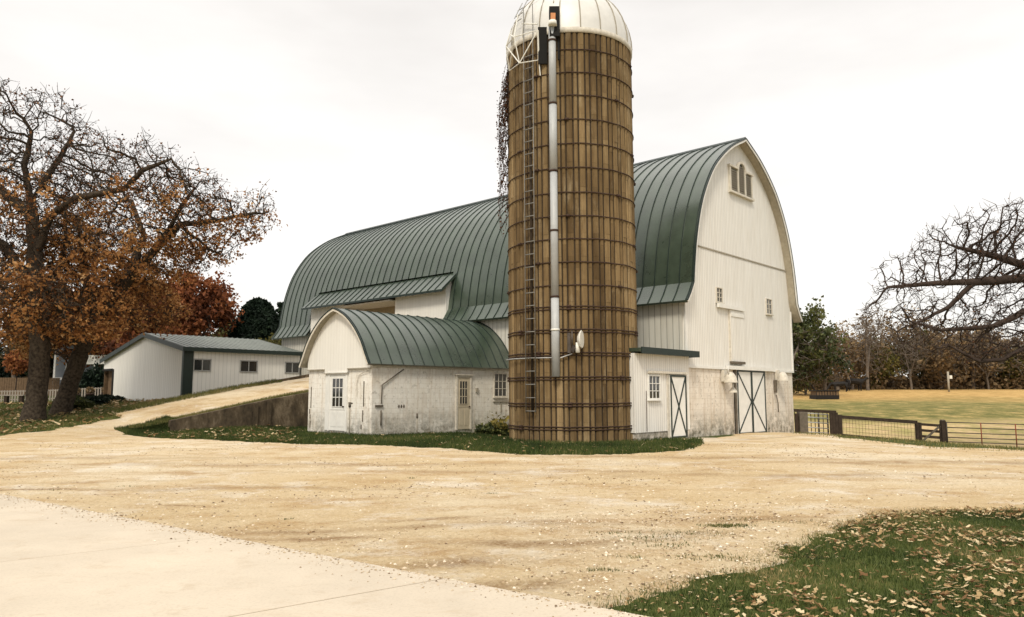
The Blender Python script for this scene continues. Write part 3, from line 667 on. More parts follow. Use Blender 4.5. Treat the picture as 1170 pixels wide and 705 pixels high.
def panel_door(parent, Fm, u0, u1, z0, z1, m, fm, g0, g1, gz0, gz1, nu, nz, knob):
    d = MB(Fm); d.box(u0, u1, .01, .04, z0, z1); dr = d.build('door', M[m], parent)
    mb = MB(Fm); w = .09; mb.box(u0-w, u0, 0, .07, z0-.02, z1+w).box(u1, u1+w, 0, .07, z0-.02, z1+w).box(u0, u1, 0, .068, z1, z1+w); mb.box(u0-w-.05, u1+w+.05, 0, .12, z1+w, z1+w+.05); mb.build('door_frame', M[fm], dr)
    mb = MB(Fm); mb.box(g0, g1, .042, .05, gz0, gz1); mb.build('pane', M['glass'], dr)
    mb = MB(Fm)
    for i in range(nu+1): x = g0+(g1-g0)*i/nu; mb.box(x-.015, x+.015, .04, .065, gz0-.015, gz1+.015)
    for i in range(nz+1): z = gz0+(gz1-gz0)*i/nz; mb.box(g0, g1, .05, .063, z-.015, z+.015)
    mb.build('muntins', M[m], dr)
    mb = MB(Fm); hgt_ = gz0-z0; um = (u0+u1)/2
    for a, b_ in ((u0+.12, um-.05), (um+.05, u1-.12)):
        mb.box(a, b_, .04, .052, z0+.16, z0+hgt_*.8)
    mb.box(u0+.05, u1-.05, .04, .055, gz0-.12, gz0-.09); mb.build('door_panels', M[m], dr)
    mb = MB(Fm); mb.tube([(knob, .04, z0+.98), (knob, .11, z0+.98)], [.02, .035], 8); mb.build('knob', M['rust'], dr)
    return dr
panel_door(mh, Fa, 11.86, 13.0, .1, 2.36, 'trim', 'trim', 12.05, 12.8, 1.07, 2.24, 3, 3, 11.98)
mb = MB(Fa); mb.box(13.09, 13.32, .0, .045, .1, 2.42); mb.build('side_panel', M['trim'], mh)
Fs = gable_face(10.18)
panel_door(mh, Fs, -1.86, -1.1, .06, 2.32, 'door_cream', 'old_trim', -1.75, -1.28, 1.15, 2.16, 3, 3, -1.17)
window(mh, Fs, .5, 1.28, 1.5, 2.52, 3, 3, .06, 'old_trim')
mb = MB(Fs); mb.box(-6.36, -5.6, .06, .1, 2.2, 2.24)
mb = MB(Fs); mb.tube([(-4.9, .04, 2.6), (-6.0, .05, 1.95), (-6.02, .05, 1.2)], .022, 6); mb.tube([(-6.02, .05, .95), (-6.02, .05, .35)], .03, 6); mb.box(-6.3, -5.92, .01, .06, 1.08, 1.16); mb.build('conduit', M['wood_grey'], mh)
mb = MB(Fa); mb.tube([(10.25, .12, 2.58), (11.0, .04, 2.35), (11.15, .04, 2.0), (11.12, .04, 1.5)], .014, 5); mb.build('cable', M['old_trim'], mh)
mb = MB(Fa)
for z0, z1, u in ((1.1, 2.1, 10.68), (.5, .95, 10.72), (.2, .38, 10.8)): mb.box(u, u+.045, .0, .02, z0, z1)
for z0, z1, u in ((1.0, 1.9, 14.42), (.55, .72, 14.46), (.15, .45, 14.44), (.75, .95, 14.5)): mb.box(u, u+.04, .0, .02, z0, z1)
mb.build('wall_crack', M['wood_grey'], mh, split=True)
mb = MB(Fs)
for k in range(3): mb.box(-5.12+k*.13, -5.06+k*.13, .0, .012, 1.03, 1.16); mb.box(-5.14+k*.13, -5.04+k*.13, .0, .01, 1.08, 1.10)
mb.build('vent_slots', M['wood_grey'], mh)
mb = MB(Fs); mb.box(-.72, -.6, 0, .08, 1.68, 1.86); mb.build('switch_box', M['louver'], mh)
mb = MB(Fs); mb.box(.42, 1.5, .0, .06, 1.22, 1.27).box(.9, .95, 0, .05, .75, 1.22); mb.build('pipe_bracket', M['louver'], mh)

# ------------------------------------------------------------------ silo
SX, SY, SR, SH = 2.15, 26.65, 2.25, 13.86
silo = empty('silo', (SX, SY, 0)); tag(silo, 'tall brown concrete-stave silo with steel hoops and pale dome in front of the barn', 'silo')
silo.rotation_euler = (0, R(-.25), 0)
hoops = [.5, 1.25, 2.1, 2.88, 3.63, 4.38, 5.12, 5.88, 6.65, 7.42, 8.21, 9.05, 9.87, 10.7, 11.53, 12.33, 13.13]
nS = 66; V = []; Fc = []; tone = []
edges = [-.5]+hoops+[SH]
ctone = rng.random(nS)
for k in range(nS):
    a0 = 2*PI*(k+(.18 if k % 2 else 0))/nS; a1 = 2*PI*(k+1+(0 if k % 2 else .18))/nS; off = .0 if k % 2 else .38
    zs = [-.5]+[h+off-.19 for h in hoops]+[SH]
    g_ = .012/SR*1.6; rr = SR+rng.normal(0, .006)
    for i in range(len(zs)-1):
        z0, z1 = zs[i]+.0015, zs[i+1]-.0015
        if z1-z0 < .05: continue
        dr = rng.normal(0, .004); b_ = len(V)
        ring = [(a0+g_, rr-.035), (a0+g_*2.6, rr+dr), (a1-g_*2.6, rr+dr+rng.normal(0, .003)), (a1-g_, rr-.035)]
        for z in (z0, z1):
            for a_, r_ in ring: V.append((r_*math.cos(a_), r_*math.sin(a_), z))
        for j in range(3): Fc.append((b_+j, b_+j+1, b_+4+j+1, b_+4+j)); 
        t = np.clip(ctone[k]*.75+rng.random()*.28-(.12 if k % 2 else 0), 0, 1); tone += [t]*3
so = fast('wall', V, Fc, M['stave'], silo, tone=tone)
mb = MB(); mb.lathe([(SR-.035, -.5), (SR-.035, SH)], 108); mb.build('joint_wall', M['joint'], so)
for i, z in enumerate(hoops):
    for dz in ((-.045, .045) if i < 6 else (0,)):
        mb = MB(); n = 72
        mb.tube([((SR+.018)*math.cos(2*PI*k/n), (SR+.018)*math.sin(2*PI*k/n), z+dz+.006*math.sin(k*1.3+i)) for k in range(n+1)], .019, 5, False)
        for k in range(3):
            t = 2*PI*(k/3+(i % 4)*.13+.6); mb.tube([((SR+.04)*math.cos(t-.03), (SR+.04)*math.sin(t-.03), z+dz), ((SR+.045)*math.cos(t+.03), (SR+.045)*math.sin(t+.03), z+dz)], .045, 6)
        mb.build('hoop', M['rust'], silo)
# dome
pf = []
for t in np.linspace(0, PI/2, 12): pf.append(((SR+.035)*math.cos(t)**.92 if t < PI/2-.01 else 0.02, SH+.05+2.35*math.sin(t)))
mb = MB(); mb.lathe(pf, 64); dome = mb.build('dome_roof', M['dome'], silo)
mb = MB()
for k in range(20):
    a_ = 2*PI*k/20+.1; mb.tube([((p[0]+.012)*math.cos(a_), (p[0]+.012)*math.sin(a_), p[1]+.008) for p in pf], .02, 4)
mb.build('dome_ribs', M['louver'], dome)
mb = MB(); mb.lathe([(SR+.01, SH-.12), (SR+.045, SH-.1), (SR+.055, SH+.05), (SR+.03, SH+.07)], 64); mb.build('dome_rim', M['old_trim'], dome)
def pol(deg, z, r=SR): return (r*math.cos(R(deg)), r*math.sin(R(deg)), z)
# ladder
la = empty('ladder'); la.parent = silo
L0, L1 = -134.5, -125.0
mb = MB()
for d in (L0, L1): mb.tube([pol(d, 1.0, SR+.16), pol(d, 14.9, SR+.16)], .016, 6)
mb.build('side_rail', M['ladder'], la)
mb = MB(); z = 1.05
while z < 13.4: mb.tube([pol(L0, z, SR+.16), pol(L1, z, SR+.16)], .018, 6); z += .43
mb.build('rung', M['ladder'], la, split=True)
mb = MB(); mb.tube([pol(-129.8, 1.0, SR+.06), pol(-129.8, 13.2, SR+.06)], .045, 6); mb.build('back_channel', M['joint'], la)
# filling pipe
pi_ = empty('filling_pipe'); pi_.parent = silo
PA = -107.6
mb = MB()
for z0, z1, r_ in ((2.15, 4.72, .13), (4.72, 8.9, .122), (8.9, 11.2, .13), (11.2, 13.95, .122)): mb.tube([pol(PA, z0, SR+.2), pol(PA, z1, SR+.2)], r_, 18)
mb.build('pipe', M['pipe'], pi_)
mb = MB()
for z in (4.72, 8.9, 11.2, 6.9, 13.4): mb.tube([pol(PA, z-.03, SR+.2), pol(PA, z+.03, SR+.2)], .142, 18)
mb.build('coupling', M['rust'], pi_, split=True)
mb = MB(); mb.tube([pol(PA, 3.62, SR+.2), pol(PA, 3.68, SR+.2)], .145, 18); mb.build('strap', M['white_plastic'], pi_)
hd_ = empty('pipe_head'); hd_.parent = silo
c0 = Vector(pol(PA+1.5, 0, SR+.2)); c0.z = 0
mb = MB(); mb.bar(c0+Vector((.02, .02, 13.5)), c0+Vector((.02, .12, 14.6)), .34, .26); mb.build('housing', M['dark'], hd_)
mb = MB(); mb.bar(c0+Vector((-.04, -.16, 13.98)), c0+Vector((-.03, -.1, 14.3)), .16, .08); mb.build('orange_plate', M['orange'], hd_)
mb = MB(); mb.tube([c0+Vector((-.05, -.14, 13.86)), c0+Vector((-.05, -.14, 14.02))], [.15, .13], 12); mb.tube([c0+Vector((0, .05, 14.75)), c0+Vector((.01, .05, 14.98))], .02, 6); mb.build('collar', M['white_plastic'], hd_, split=True)
mb = MB(); mb.bar(pol(-103.0, 12.75, SR+.1), pol(-103.0, 14.4, SR+.1), .07, .07); mb.bar(pol(-117, 12.7, SR+.08), pol(-117, 14.0, SR+.08), .3, .08); mb.build('hatch_track', M['dark'], hd_)
# small service platform
pl = empty('platform'); pl.parent = silo
mb = MB()
q = [pol(-158, 13.25, SR+.12), pol(-119, 12.75, SR+.15)]
def T(a, b_, r_=.018): mb.tube([a, b_], r_, 5)
p1, p2, p3, p4 = pol(-156, 12.95, SR+.15), pol(-132, 12.75, SR+.5), pol(-120, 12.85, SR+.12), pol(-140, 13.1, SR+.1)
t1, t2, t3 = pol(-152, 13.75, SR+.35), pol(-135, 13.7, SR+.6), pol(-119, 13.85, SR+.25)
T(p1, p2); T(p2, p3); T(p1, t2, .022); T(t1, p2, .022); T(t1, t2); T(t2, t3); T(p2, t2); T(p3, t3, .03); T(p1, t1); T(p2, t3); T(t1, pol(-150, 14.35, SR+.2)); T(t2, pol(-139, 14.7, SR+.25)); T(p3, pol(-119, 12.3, SR+.1), .02)
T(pol(-156, 14.3, SR+.12), t2, .026); T(pol(-136, 14.35, SR+.15), pol(-120, 14.1, SR+.2), .026)
mb.build('frame', M['white_plastic'], pl)
mb = MB(); T(pol(-139, 14.7, SR+.16), pol(-136, 15.3, SR-.1)); T(pol(-146, 14.7, SR+.16), pol(-143, 15.3, SR-.1)); 
for z_, d_ in ((14.55, .2), (14.8, .13), (15.05, .04)): T(pol(-147, z_, SR+d_-.05), pol(-137, z_, SR+d_-.05))
T(pol(-136, 15.3, SR-.1), pol(-120, 15.65, SR-.25), .03); mb.build('handrail', M['galv'], pl)
# dish antenna and its conduit
an = empty('dish_antenna'); an.parent = silo
mb = MB(); mb.tube([pol(-95, 2.92, SR+.1), pol(-95, 3.62, SR+.14)], .025, 6); mb.bar(pol(-97.5, 2.9, SR+.1), pol(-97.5, 3.55, SR+.1), .1, .08); mb.bar(pol(-94, 2.95, SR+.15), pol(-92, 3.1, SR+.25), .16, .16); mb.build('bracket', M['gate_metal'], an)
dc = Vector(pol(-90, 3.32, SR+.3)); dirn = Vector((.93, -.33, .05)).normalized(); dup_ = Vector((0, 0, 1)); sd = dirn.cross(dup_).normalized()
mb = MB(); rings = []
for r_, o_ in ((.01, .0), (.14, .03), (.24, .09), (.29, .14), (.27, .16)):
    rings.append([mb.bm.verts.new(dc+dirn*o_-dirn*.06+(sd*math.cos(2*PI*k/20)+dup_*math.sin(2*PI*k/20))*r_) for k in range(20)])
for i in range(4):
    for k in range(20): mb.bm.faces.new([rings[i][k], rings[i][(k+1) % 20], rings[i+1][(k+1) % 20], rings[i+1][k]])
mb.bm.faces.new(rings[4]); mb.build('dish', M['white_plastic'], an, sharp=40)
mb = MB(); mb.tube([dc+Vector((-.05, 0, -.1)), dc+Vector((-.05, -.02, -.42))], [.06, .07], 10); mb.build('feed', M['white_plastic'], an)
mb = MB(); mb.tube([pol(d, 2.78-.0003*(d+175), SR+.09) for d in range(-176, -104, 4)]+[pol(-105, 2.74, SR+.09), pol(-95, 2.88, SR+.1)], .022, 6); mb.build('conduit', M['galv'], silo)

# ------------------------------------------------------------------ steel shed on the left
SZ = 1.2
ps = empty('pole_shed', (OX, OY, SZ), TH); tag(ps, 'low white ribbed-steel shed with dark green corner trim and three small windows', 'shed')
a0, b0, b1 = 25.6, -7.05, -.12
zl = lambda v: v-SZ
outl = [(a0, zl(.4)), (a0, zl(4.0)), (a0+5, zl(4.95)), (a0+11.2, zl(3.68)), (a0+11.2, zl(3.1)), (a0+9.6, zl(3.1)), (a0+9.6, zl(.4))]
Fp = side_face(b0)
mb = MB(Fp); mb.extr(outl, -.06, 0); mb.build('gable_wall', M['shed_siding'], ps)
mb = MB(); mb.box(b0+.06, b1, a0, a0+.06, zl(.4), zl(4.0)); mb.build('side_wall', M['shed_siding'], ps)
mb = MB(); mb.box(b0+.06, b1, a0+9.54, a0+9.6, zl(.4), zl(3.68)); mb.build('back_wall', M['shed_siding'], ps)
def slab(mb, aA, zA, aB, zB, l0, l1, th=.08):
    mb.hexa([(l0, aA, zA-th), (l1, aA, zA-th), (l1, aB, zB-th), (l0, aB, zB-th), (l0, aA, zA), (l1, aA, zA), (l1, aB, zB), (l0, aB, zB)])
mb = MB(); slab(mb, a0-.25, zl(4.05), a0+5, zl(5.06), b0-.15, b1); slab(mb, a0+5, zl(5.06), a0+11.4, zl(3.72), b0-.15, b1); rf = mb.build('roof', M['shed_roof'], ps)
mb = MB(); x = b0-.1
while x < b1: slab(mb, a0-.25, zl(4.085), a0+5, zl(5.095), x, x+.03, .04); x += .35
mb.build('roof_ribs', M['shed_roof'], rf)
mb = MB(); slab(mb, a0-.27, zl(4.06), a0+5, zl(5.075), b0-.2, b0-.155, .24); slab(mb, a0+5, zl(5.075), a0+11.45, zl(3.73), b0-.2, b0-.155, .24); mb.box(b0-.2, b1, a0-.3, a0-.255, zl(3.84), zl(4.06)); mb.build('eave_trim', M['green_trim'], rf)
mb = MB(); mb.box(b0-.035, b0+.5, a0-.035, a0-.003, zl(.4), zl(3.98)).box(b0-.035, b0-.003, a0-.003, a0+.16, zl(.4), zl(3.98)); mb.build('corner_trim', M['green_trim'], ps)
mb = MB(); mb.box(b0-.05, b0+.12, a0+9.5, a0+9.68, zl(.4), zl(3.1)).box(b0-.04, b0+.03, a0+9.68, a0+11.3, zl(3.0), zl(3.14)); mb.build('door_post', M['dark'], ps)
mb = MB(); mb.box(b0+.3, b0+.4, a0+9.7, a0+11.2, zl(.4), zl(3.05)); mb.build('plank_wall', M['wood_brown'], ps)
mb = MB(); mb.box(b0+.1, b1, a0+11.3, a0+11.36, zl(.4), zl(3.1)); mb.build('porch_wall', M['wood_brown'], ps)
Fw = gable_face(a0)
for u0, u1 in ((-6.5, -5.62), (-3.86, -2.9), (-1.06, -.2)):
    window(ps, Fw, u0, u1, zl(2.85), zl(3.42), 2, 1, .05, 'galv', 'glass', .05, False, .05)

# ------------------------------------------------------------------ retaining wall of the ramp
rw = empty('retaining_wall', (OX, OY, 0), TH); tag(rw, 'stained concrete retaining wall stepping up beside the gravel ramp', 'retaining wall')
mb = MB()
def rwz(b): return ramp_z(b, 17.5)+.06
mb.hexa([(-11.2, 17.2, -.5), (-6.9, 17.2, -.5), (-6.9, 17.49, -.5), (-11.2, 17.49, -.5), (-11.2, 17.2, rwz(-11.2)), (-6.9, 17.2, rwz(-6.9)), (-6.9, 17.49, rwz(-6.9)), (-11.2, 17.49, rwz(-11.2))])
mb.hexa([(-6.9, 17.24, -.5), (.1, 17.24, -.5), (.1, 17.49, -.5), (-6.9, 17.49, -.5), (-6.9, 17.24, rwz(-6.9)), (.1, 17.24, rwz(0)), (.1, 17.49, rwz(0)), (-6.9, 17.49, rwz(-6.9))])
mb.build('wall', M['retain'], rw)
mb = MB()
for b_ in (-6.95, -7.6): mb.box(b_, b_+.16, 17.1, 17.2, -.5, rwz(b_)-.02)
mb.build('pilaster', M['retain'], rw, split=True)
rc = empty('ramp_curb', (OX, OY, 0), TH); tag(rc, 'low dark curb along the far side of the gravel ramp beside the steel shed', 'curb')
mb = MB(); mb.hexa([(-4.8, 21.9, .5), (-.1, 21.9, .5), (-.1, 22.1, .5), (-4.8, 22.1, .5), (-4.8, 21.9, ramp_z(-4.8, 22)+.08), (-.1, 21.9, ramp_z(0, 22)+.16), (-.1, 22.1, ramp_z(0, 22)+.16), (-4.8, 22.1, ramp_z(-4.8, 22)+.08)]); mb.build('wall', M['retain'], rc)

# ------------------------------------------------------------------ small posts by the annex
for px, Yd, hgt_, cap, lab in ((400, 28.0, 1.2, True, 'thin upright pipe with a small head in front of the annex gable'), (477, 29.2, .8, False, 'short pale stake standing in the grass along the annex side wall')):
    x = gx(px, Yd); z = ht(x, Yd)
    s = empty('post' if cap else 'stake', (x, Yd, z)); tag(s, lab, 'post' if cap else 'stake')
    mb = MB(); mb.tube([(0,0,-.1), (0,0,hgt_)], .022, 6); mb.build('shaft', M['louver'], s)
    mb = MB(); mb.tube([(0,0,hgt_-.12), (0,-.02,hgt_+.06)], .05 if cap else .035, 8)
    if cap: mb.tube([(0,0,hgt_+.04), (.1,-.03,hgt_+.02)], .03, 6)
    mb.build('head', M['wood_grey'], s)

# ------------------------------------------------------------------ vegetation generators
def colonize(paths, att, D=.4, di=3.0, dk=.55, iters=150, trop=.05, seed=1, jit=.28):
    g_ = np.random.default_rng(seed); P = []; par = []
    for path in paths:
        path = [np.array(p, float) for p in path]
        if not P: P.append(path[0]); par.append(-1); cur = 0
        else:
            d = np.linalg.norm(np.array(P)-path[0], axis=1); cur = int(d.argmin())
        prev = P[cur]
        for q in path[1:]:
            L = np.linalg.norm(q-prev); n = max(1, int(L/D)); a = prev.copy(); side = g_.normal(0, 1, 3)
            for k in range(1, n+1):
                t = k/n; w = math.sin(PI*t)*.022*L
                P.append(a+(q-a)*t+side*w*.4+g_.normal(0, .012, 3)); par.append(cur); cur = len(P)-1
            prev = P[cur]
    cap = 40000; nodes = np.zeros((cap, 3)); n = len(P); nodes[:n] = P; par = par+[0]*(cap-n)
    att = np.array(att); near = np.zeros(len(att), int); nd = np.full(len(att), 1e9)
    def upd(i0, i1, A, near, nd):
        for s in range(i0, i1, 200):
            q = nodes[s:min(s+200, i1)]; d = np.linalg.norm(A[:, None]-q[None], axis=2); m = d.argmin(1); dm = d[np.arange(len(A)), m]
            b_ = dm < nd; near[b_] = m[b_]+s; nd[b_] = dm[b_]
    upd(0, n, att, near, nd)
    nchild = np.zeros(cap, int)
    for i in range(n):
        if par[i] >= 0: nchild[par[i]] += 1
    for it in range(iters):
        act = nd < di
        if not act.any() or n > cap-1500: break
        vec = att[act]-nodes[near[act]]; vec /= np.linalg.norm(vec, axis=1)[:, None]+1e-9
        acc = np.zeros((n, 3)); np.add.at(acc, near[act], vec)
        src = np.unique(near[act]); src = src[nchild[src] < 4]
        if len(src) == 0: break
        d = acc[src]; d /= np.linalg.norm(d, axis=1)[:, None]+1e-9
        d += g_.normal(0, jit, d.shape); d[:, 2] += trop; d /= np.linalg.norm(d, axis=1)[:, None]
        new = nodes[src]+d*D; m = len(src); nodes[n:n+m] = new
        for j, s_ in enumerate(src): par[n+j] = int(s_); nchild[s_] += 1
        upd(n, n+m, att, near, nd); n += m
        kp = nd > dk; att, near, nd = att[kp], near[kp], nd[kp]
        if len(att) == 0: break
    print('nodes', n, 'left', len(att)); return nodes[:n], par[:n]
def radii(par, r0=.011, e=2.15, cap=None):
    n = len(par); a = np.zeros(n); kids = [[] for _ in range(n)]
    for i in range(n):
        if par[i] >= 0: kids[par[i]].append(i)
    for i in range(n-1, -1, -1):
        a[i] = max(a[i], r0**e) if not kids[i] else a[i]
        if par[i] >= 0: a[par[i]] += a[i]
    r = a**(1/e)
    if cap: r = np.minimum(r, cap)
    return r, kids
def limb_mesh(name, P, r, kids, matl, parent, flare=0.0):
    V = []; Fq = []
    def ring(p, d, rad, n, base_i):
        d = d/(np.linalg.norm(d)+1e-9); up = np.array([0,0,1.]) if abs(d[2]) < .9 else np.array([0,1.,0])
        a = np.cross(d, up); a /= np.linalg.norm(a); b_ = np.cross(a, d)
        for k in range(n): t = 2*PI*k/n; V.append(p+(a*math.cos(t)+b_*math.sin(t))*rad)
    stack = [(-1, 0)]
    while stack:
        pr, st = stack.pop(); chain = [st]; c = st
        while kids[c]:
            ks = sorted(kids[c], key=lambda i: -r[i]); 
            for k in ks[1:]: stack.append((c, k))
            c = ks[0]; chain.append(c)
        pts = [P[i] for i in chain]; rs = [r[i] for i in chain]
        if pr >= 0: pts = [P[pr]]+pts; rs = [rs[0]]+rs
        if len(pts) < 2: continue
        n = 10 if rs[0] > .12 else (6 if rs[0] > .04 else 3); b0_ = len(V)
        for i, p in enumerate(pts):
            d = pts[min(i+1, len(pts)-1)]-pts[max(i-1, 0)]; rad = rs[i]
            if pr < 0 and flare: rad = rad*(1+flare*math.exp(-max(0, p[2]-pts[0][2]-.1)/.45))
            if i == len(pts)-1: rad *= .5
            ring(p, d, rad, n, 0)
        for i in range(len(pts)-1):
            for k in range(n): Fq.append((b0_+i*n+k, b0_+i*n+(k+1) % n, b0_+(i+1)*n+(k+1) % n, b0_+(i+1)*n+k))
    return fast(name, V, Fq, matl, parent, smooth=True)
def leaf_cards(name, C, size, tone, matl, parent, seed=0, flat=0.0, up=0.0, elong=1.5):
    g_ = np.random.default_rng(seed); n = len(C); C = np.asarray(C)
    d = g_.normal(0, 1, (n, 3)); d[:, 2] *= (1-flat); d /= np.linalg.norm(d, axis=1)[:, None]
    e = g_.normal(0, 1, (n, 3)); e[:, 2] *= (1-flat); e -= d*(e*d).sum(1)[:, None]; e /= np.linalg.norm(e, axis=1)[:, None]
    nn = np.cross(d, e); s = (size*(.6+.8*g_.random(n)))[:, None] if not np.isscalar(size) else size*(.6+.8*g_.random(n))[:, None]
    l = s*elong/2; w = s/2; fold = nn*s*.25
    V = np.stack([C-d*l, C+e*w+fold, C+d*l, C-e*w+fold], 1).reshape(-1, 3)
    i = np.arange(n)*4; Fc = np.stack([np.c_[i, i+1, i+2], np.c_[i, i+2, i+3]], 1).reshape(-1, 3)
    return fast(name, V, Fc, matl, parent, tone=np.repeat(tone, 2))
def ell(c, rad, n, g_, shell=.35):
    d = g_.normal(0, 1, (n, 3)); d /= np.linalg.norm(d, axis=1)[:, None]
    r = (shell+(1-shell)*g_.random(n))**(.5); return np.array(c)+d*r[:, None]*np.array(rad)
def pix_path(pts): return [at(x, y, Y) for x, y, Y in pts]
def twigs(P, r, kids, g_, n=3, L=.5, rmax=.02, tr=1.5):
    """short forked twigs on every thin node"""
    V = []; Fq = []; tips = []
    for i in range(len(P)):
        if r[i] > rmax: continue
        for k in range(n if not kids[i] else max(1, n-1)):
            d = g_.normal(0, 1, 3); d[2] += .25; d /= np.linalg.norm(d); l = L*(.4+g_.random()); p0 = P[i]; p1 = p0+d*l*.5; d2 = d+g_.normal(0, .4, 3); d2 /= np.linalg.norm(d2); p2 = p1+d2*l*.5
            a = np.cross(d, [0, .3, 1.]); a = a/(np.linalg.norm(a)+1e-9); c = np.cross(a, d); b0_ = len(V)
            for p, rr in ((p0, .007*tr), (p1, .0055*tr), (p2, .003*tr)):
                V += [p+a*rr, p-a*rr*.5+c*rr*.87, p-a*rr*.5-c*rr*.87]
            for s_ in range(2):
                for k2 in range(3): Fq.append((b0_+s_*3+k2, b0_+s_*3+(k2+1) % 3, b0_+s_*3+3+(k2+1) % 3, b0_+s_*3+3+k2))
            tips.append(p2); tips.append(p1)
    return V, Fq, np.array(tips)
def make_tree(name, label, cat, root, paths, att, group=None, seed=1, D=.4, dk=.55, di=3.0, trop=.05, r0=.011, e=2.15, flare=.5, bark='bark', twn=3, twL=.5, leaf=None, cap=None, jit=.28):
    """paths and attractors in world coordinates; leaf: function(tips, g) -> list of (points, size, tone, material)"""
    root = np.array(root, float); t = empty(name, tuple(root)); tag(t, label, cat, group)
    P, par = colonize(paths, att, D, di, dk, seed=seed, trop=trop, jit=jit); r, kids = radii(par, r0, e, cap)
    P = P-root; g_ = np.random.default_rng(seed+100)
    limb_mesh('trunk', P, r, kids, M[bark], t, flare)
    V, Fq, tips = twigs(P, r, kids, g_, twn, twL, .026, 1.9)
    if len(V): fast('twigs', V, Fq, M[bark], t)
    if leaf:
        for pts, size, tone, mm in leaf(tips, g_):
            leaf_cards('crown', pts, size, tone, M[mm], t, seed)
    return t
def att_px(specs, g_, dens=9.0):
    out = []
    for (px, py, Y, rx, ry, ryd) in specs:
        c = at(px, py, Y); s = Y/F; rad = (rx*s, ryd, ry*s); n = int(dens*rad[0]*rad[1]*rad[2]); out.append(ell(c, rad, n, g_, .15))
    return np.vstack(out)

# --- left oaks
g1 = np.random.default_rng(11)
r1 = (gx(40, 33), 33); z1 = ht(*r1)
att1 = att_px([(40,150,33,68,56,3.2),(-55,190,33,85,85,4),(105,200,33.5,52,48,3),(30,235,33,90,60,4.5),(-70,300,33,85,80,4),(40,300,36,70,50,4),(165,195,31.5,56,44,2.6),(20,340,31,60,50,2.5),(215,215,31.5,28,32,2)], g1, 22.0)
b1_ = (r1[0], r1[1], z1-.1)
paths1 = [[b1_]+pix_path([(43,440,33),(46,395,33),(44,340,33.2),(40,285,33.2),(36,240,33),(28,190,32.6),(36,150,32.5)]),
          pix_path([(40,290,33.2),(57,247,32.8),(85,227,32.2),(120,220,31.8),(142,216,31.5),(163,195,31.2),(196,182,31)]),
          pix_path([(38,245,33),(10,225,33.5),(-35,190,34)]), pix_path([(44,335,33.2),(5,280,33),(-45,255,32)]),
          pix_path([(34,235,33),(62,190,33.5),(85,150,34)]), pix_path([(46,350,33.2),(70,300,36),(75,260,37.5)]), pix_path([(44,360,33.2),(20,340,30.5),(-10,320,29)])]
def oak_leaves(zlo, zhi, base, mm='oak_leaf', top=.25, n=26000):
    def f(tips, g_):
        z = tips[:, 2]+base; w = np.clip((zhi-z)/(zhi-zlo), 0, 1)**1.1*np.clip(.5+fnoise(tips[:, 0]+70, tips[:, 2]+70, .6, 9)*2.4+.3*np.sin(tips[:, 1]*1.7), .03, 1)
        p = w+.0; k = np.repeat(g_.choice(len(tips), n//9, p=p/p.sum()), 9); n_ = len(k); A_ = tips[k]+g_.normal(0, .15, (n_, 3))
        cl = fnoise(A_[:, 0]*1.0+50, A_[:, 2]*1.0+50, .9, 5)
        tone = np.clip(.45+cl*.9+np.repeat(g_.normal(0, .2, n//9), 9)+g_.normal(0, .12, n_), 0, 1)
        m2 = int(n*top); k2 = g_.choice(len(tips), m2); B_ = tips[k2]+g_.normal(0, .1, (m2, 3))
        return [(A_, .105, tone, mm), (B_, .07, np.clip(g_.random(m2), 0, 1), 'dry_leaf')]
    return f
make_tree('oak_tree', 'big oak with upright trunk at the far left, its upper branches nearly bare', 'tree', b1_, paths1, att1, seed=3, dk=.34, D=.3, r0=.017, e=2.2, flare=.35, twL=.5, cap=.40, leaf=oak_leaves(3.2, 11.2, z1, n=13500, top=.6))
r2 = (gx(70, 35.5), 35.5); z2 = ht(*r2); b2_ = (r2[0], r2[1], z2-.1)
att2 = att_px([(255,245,34,60,36,2.6),(205,240,34,55,55,3),(160,285,35,75,50,3.4),(110,300,37,60,60,4),(90,350,33,55,45,3),(60,380,36,60,35,3),(150,350,38,60,35,3),(285,240,34,33,28,1.6),(95,230,38,50,55,3),(215,290,35,45,28,2)], g1, 26.0)
paths2 = [[b2_]+pix_path([(78,445,35.5),(92,405,35.4),(112,365,35.2),(145,322,35),(180,282,34.6),(205,257,34.3),(250,252,34),(292,243,34)]),
          pix_path([(110,368,35.2),(98,320,36),(92,270,37)]), pix_path([(180,282,34.6),(207,235,34.2),(228,208,34)]),
          pix_path([(145,322,35),(165,270,36.5),(150,230,38)]), pix_path([(95,400,35.4),(70,360,33),(55,330,31.5)]), pix_path([(205,257,34.3),(240,285,34.5),(262,296,34.6)])]
make_tree('oak_tree', 'leaning oak with a long limb reaching right over the steel shed', 'tree', b2_, paths2, att2, seed=5, dk=.34, D=.3, r0=.017, e=2.2, flare=.35, twL=.5, cap=.55, leaf=oak_leaves(3.0, 10.6, z2, n=14500, top=.6))
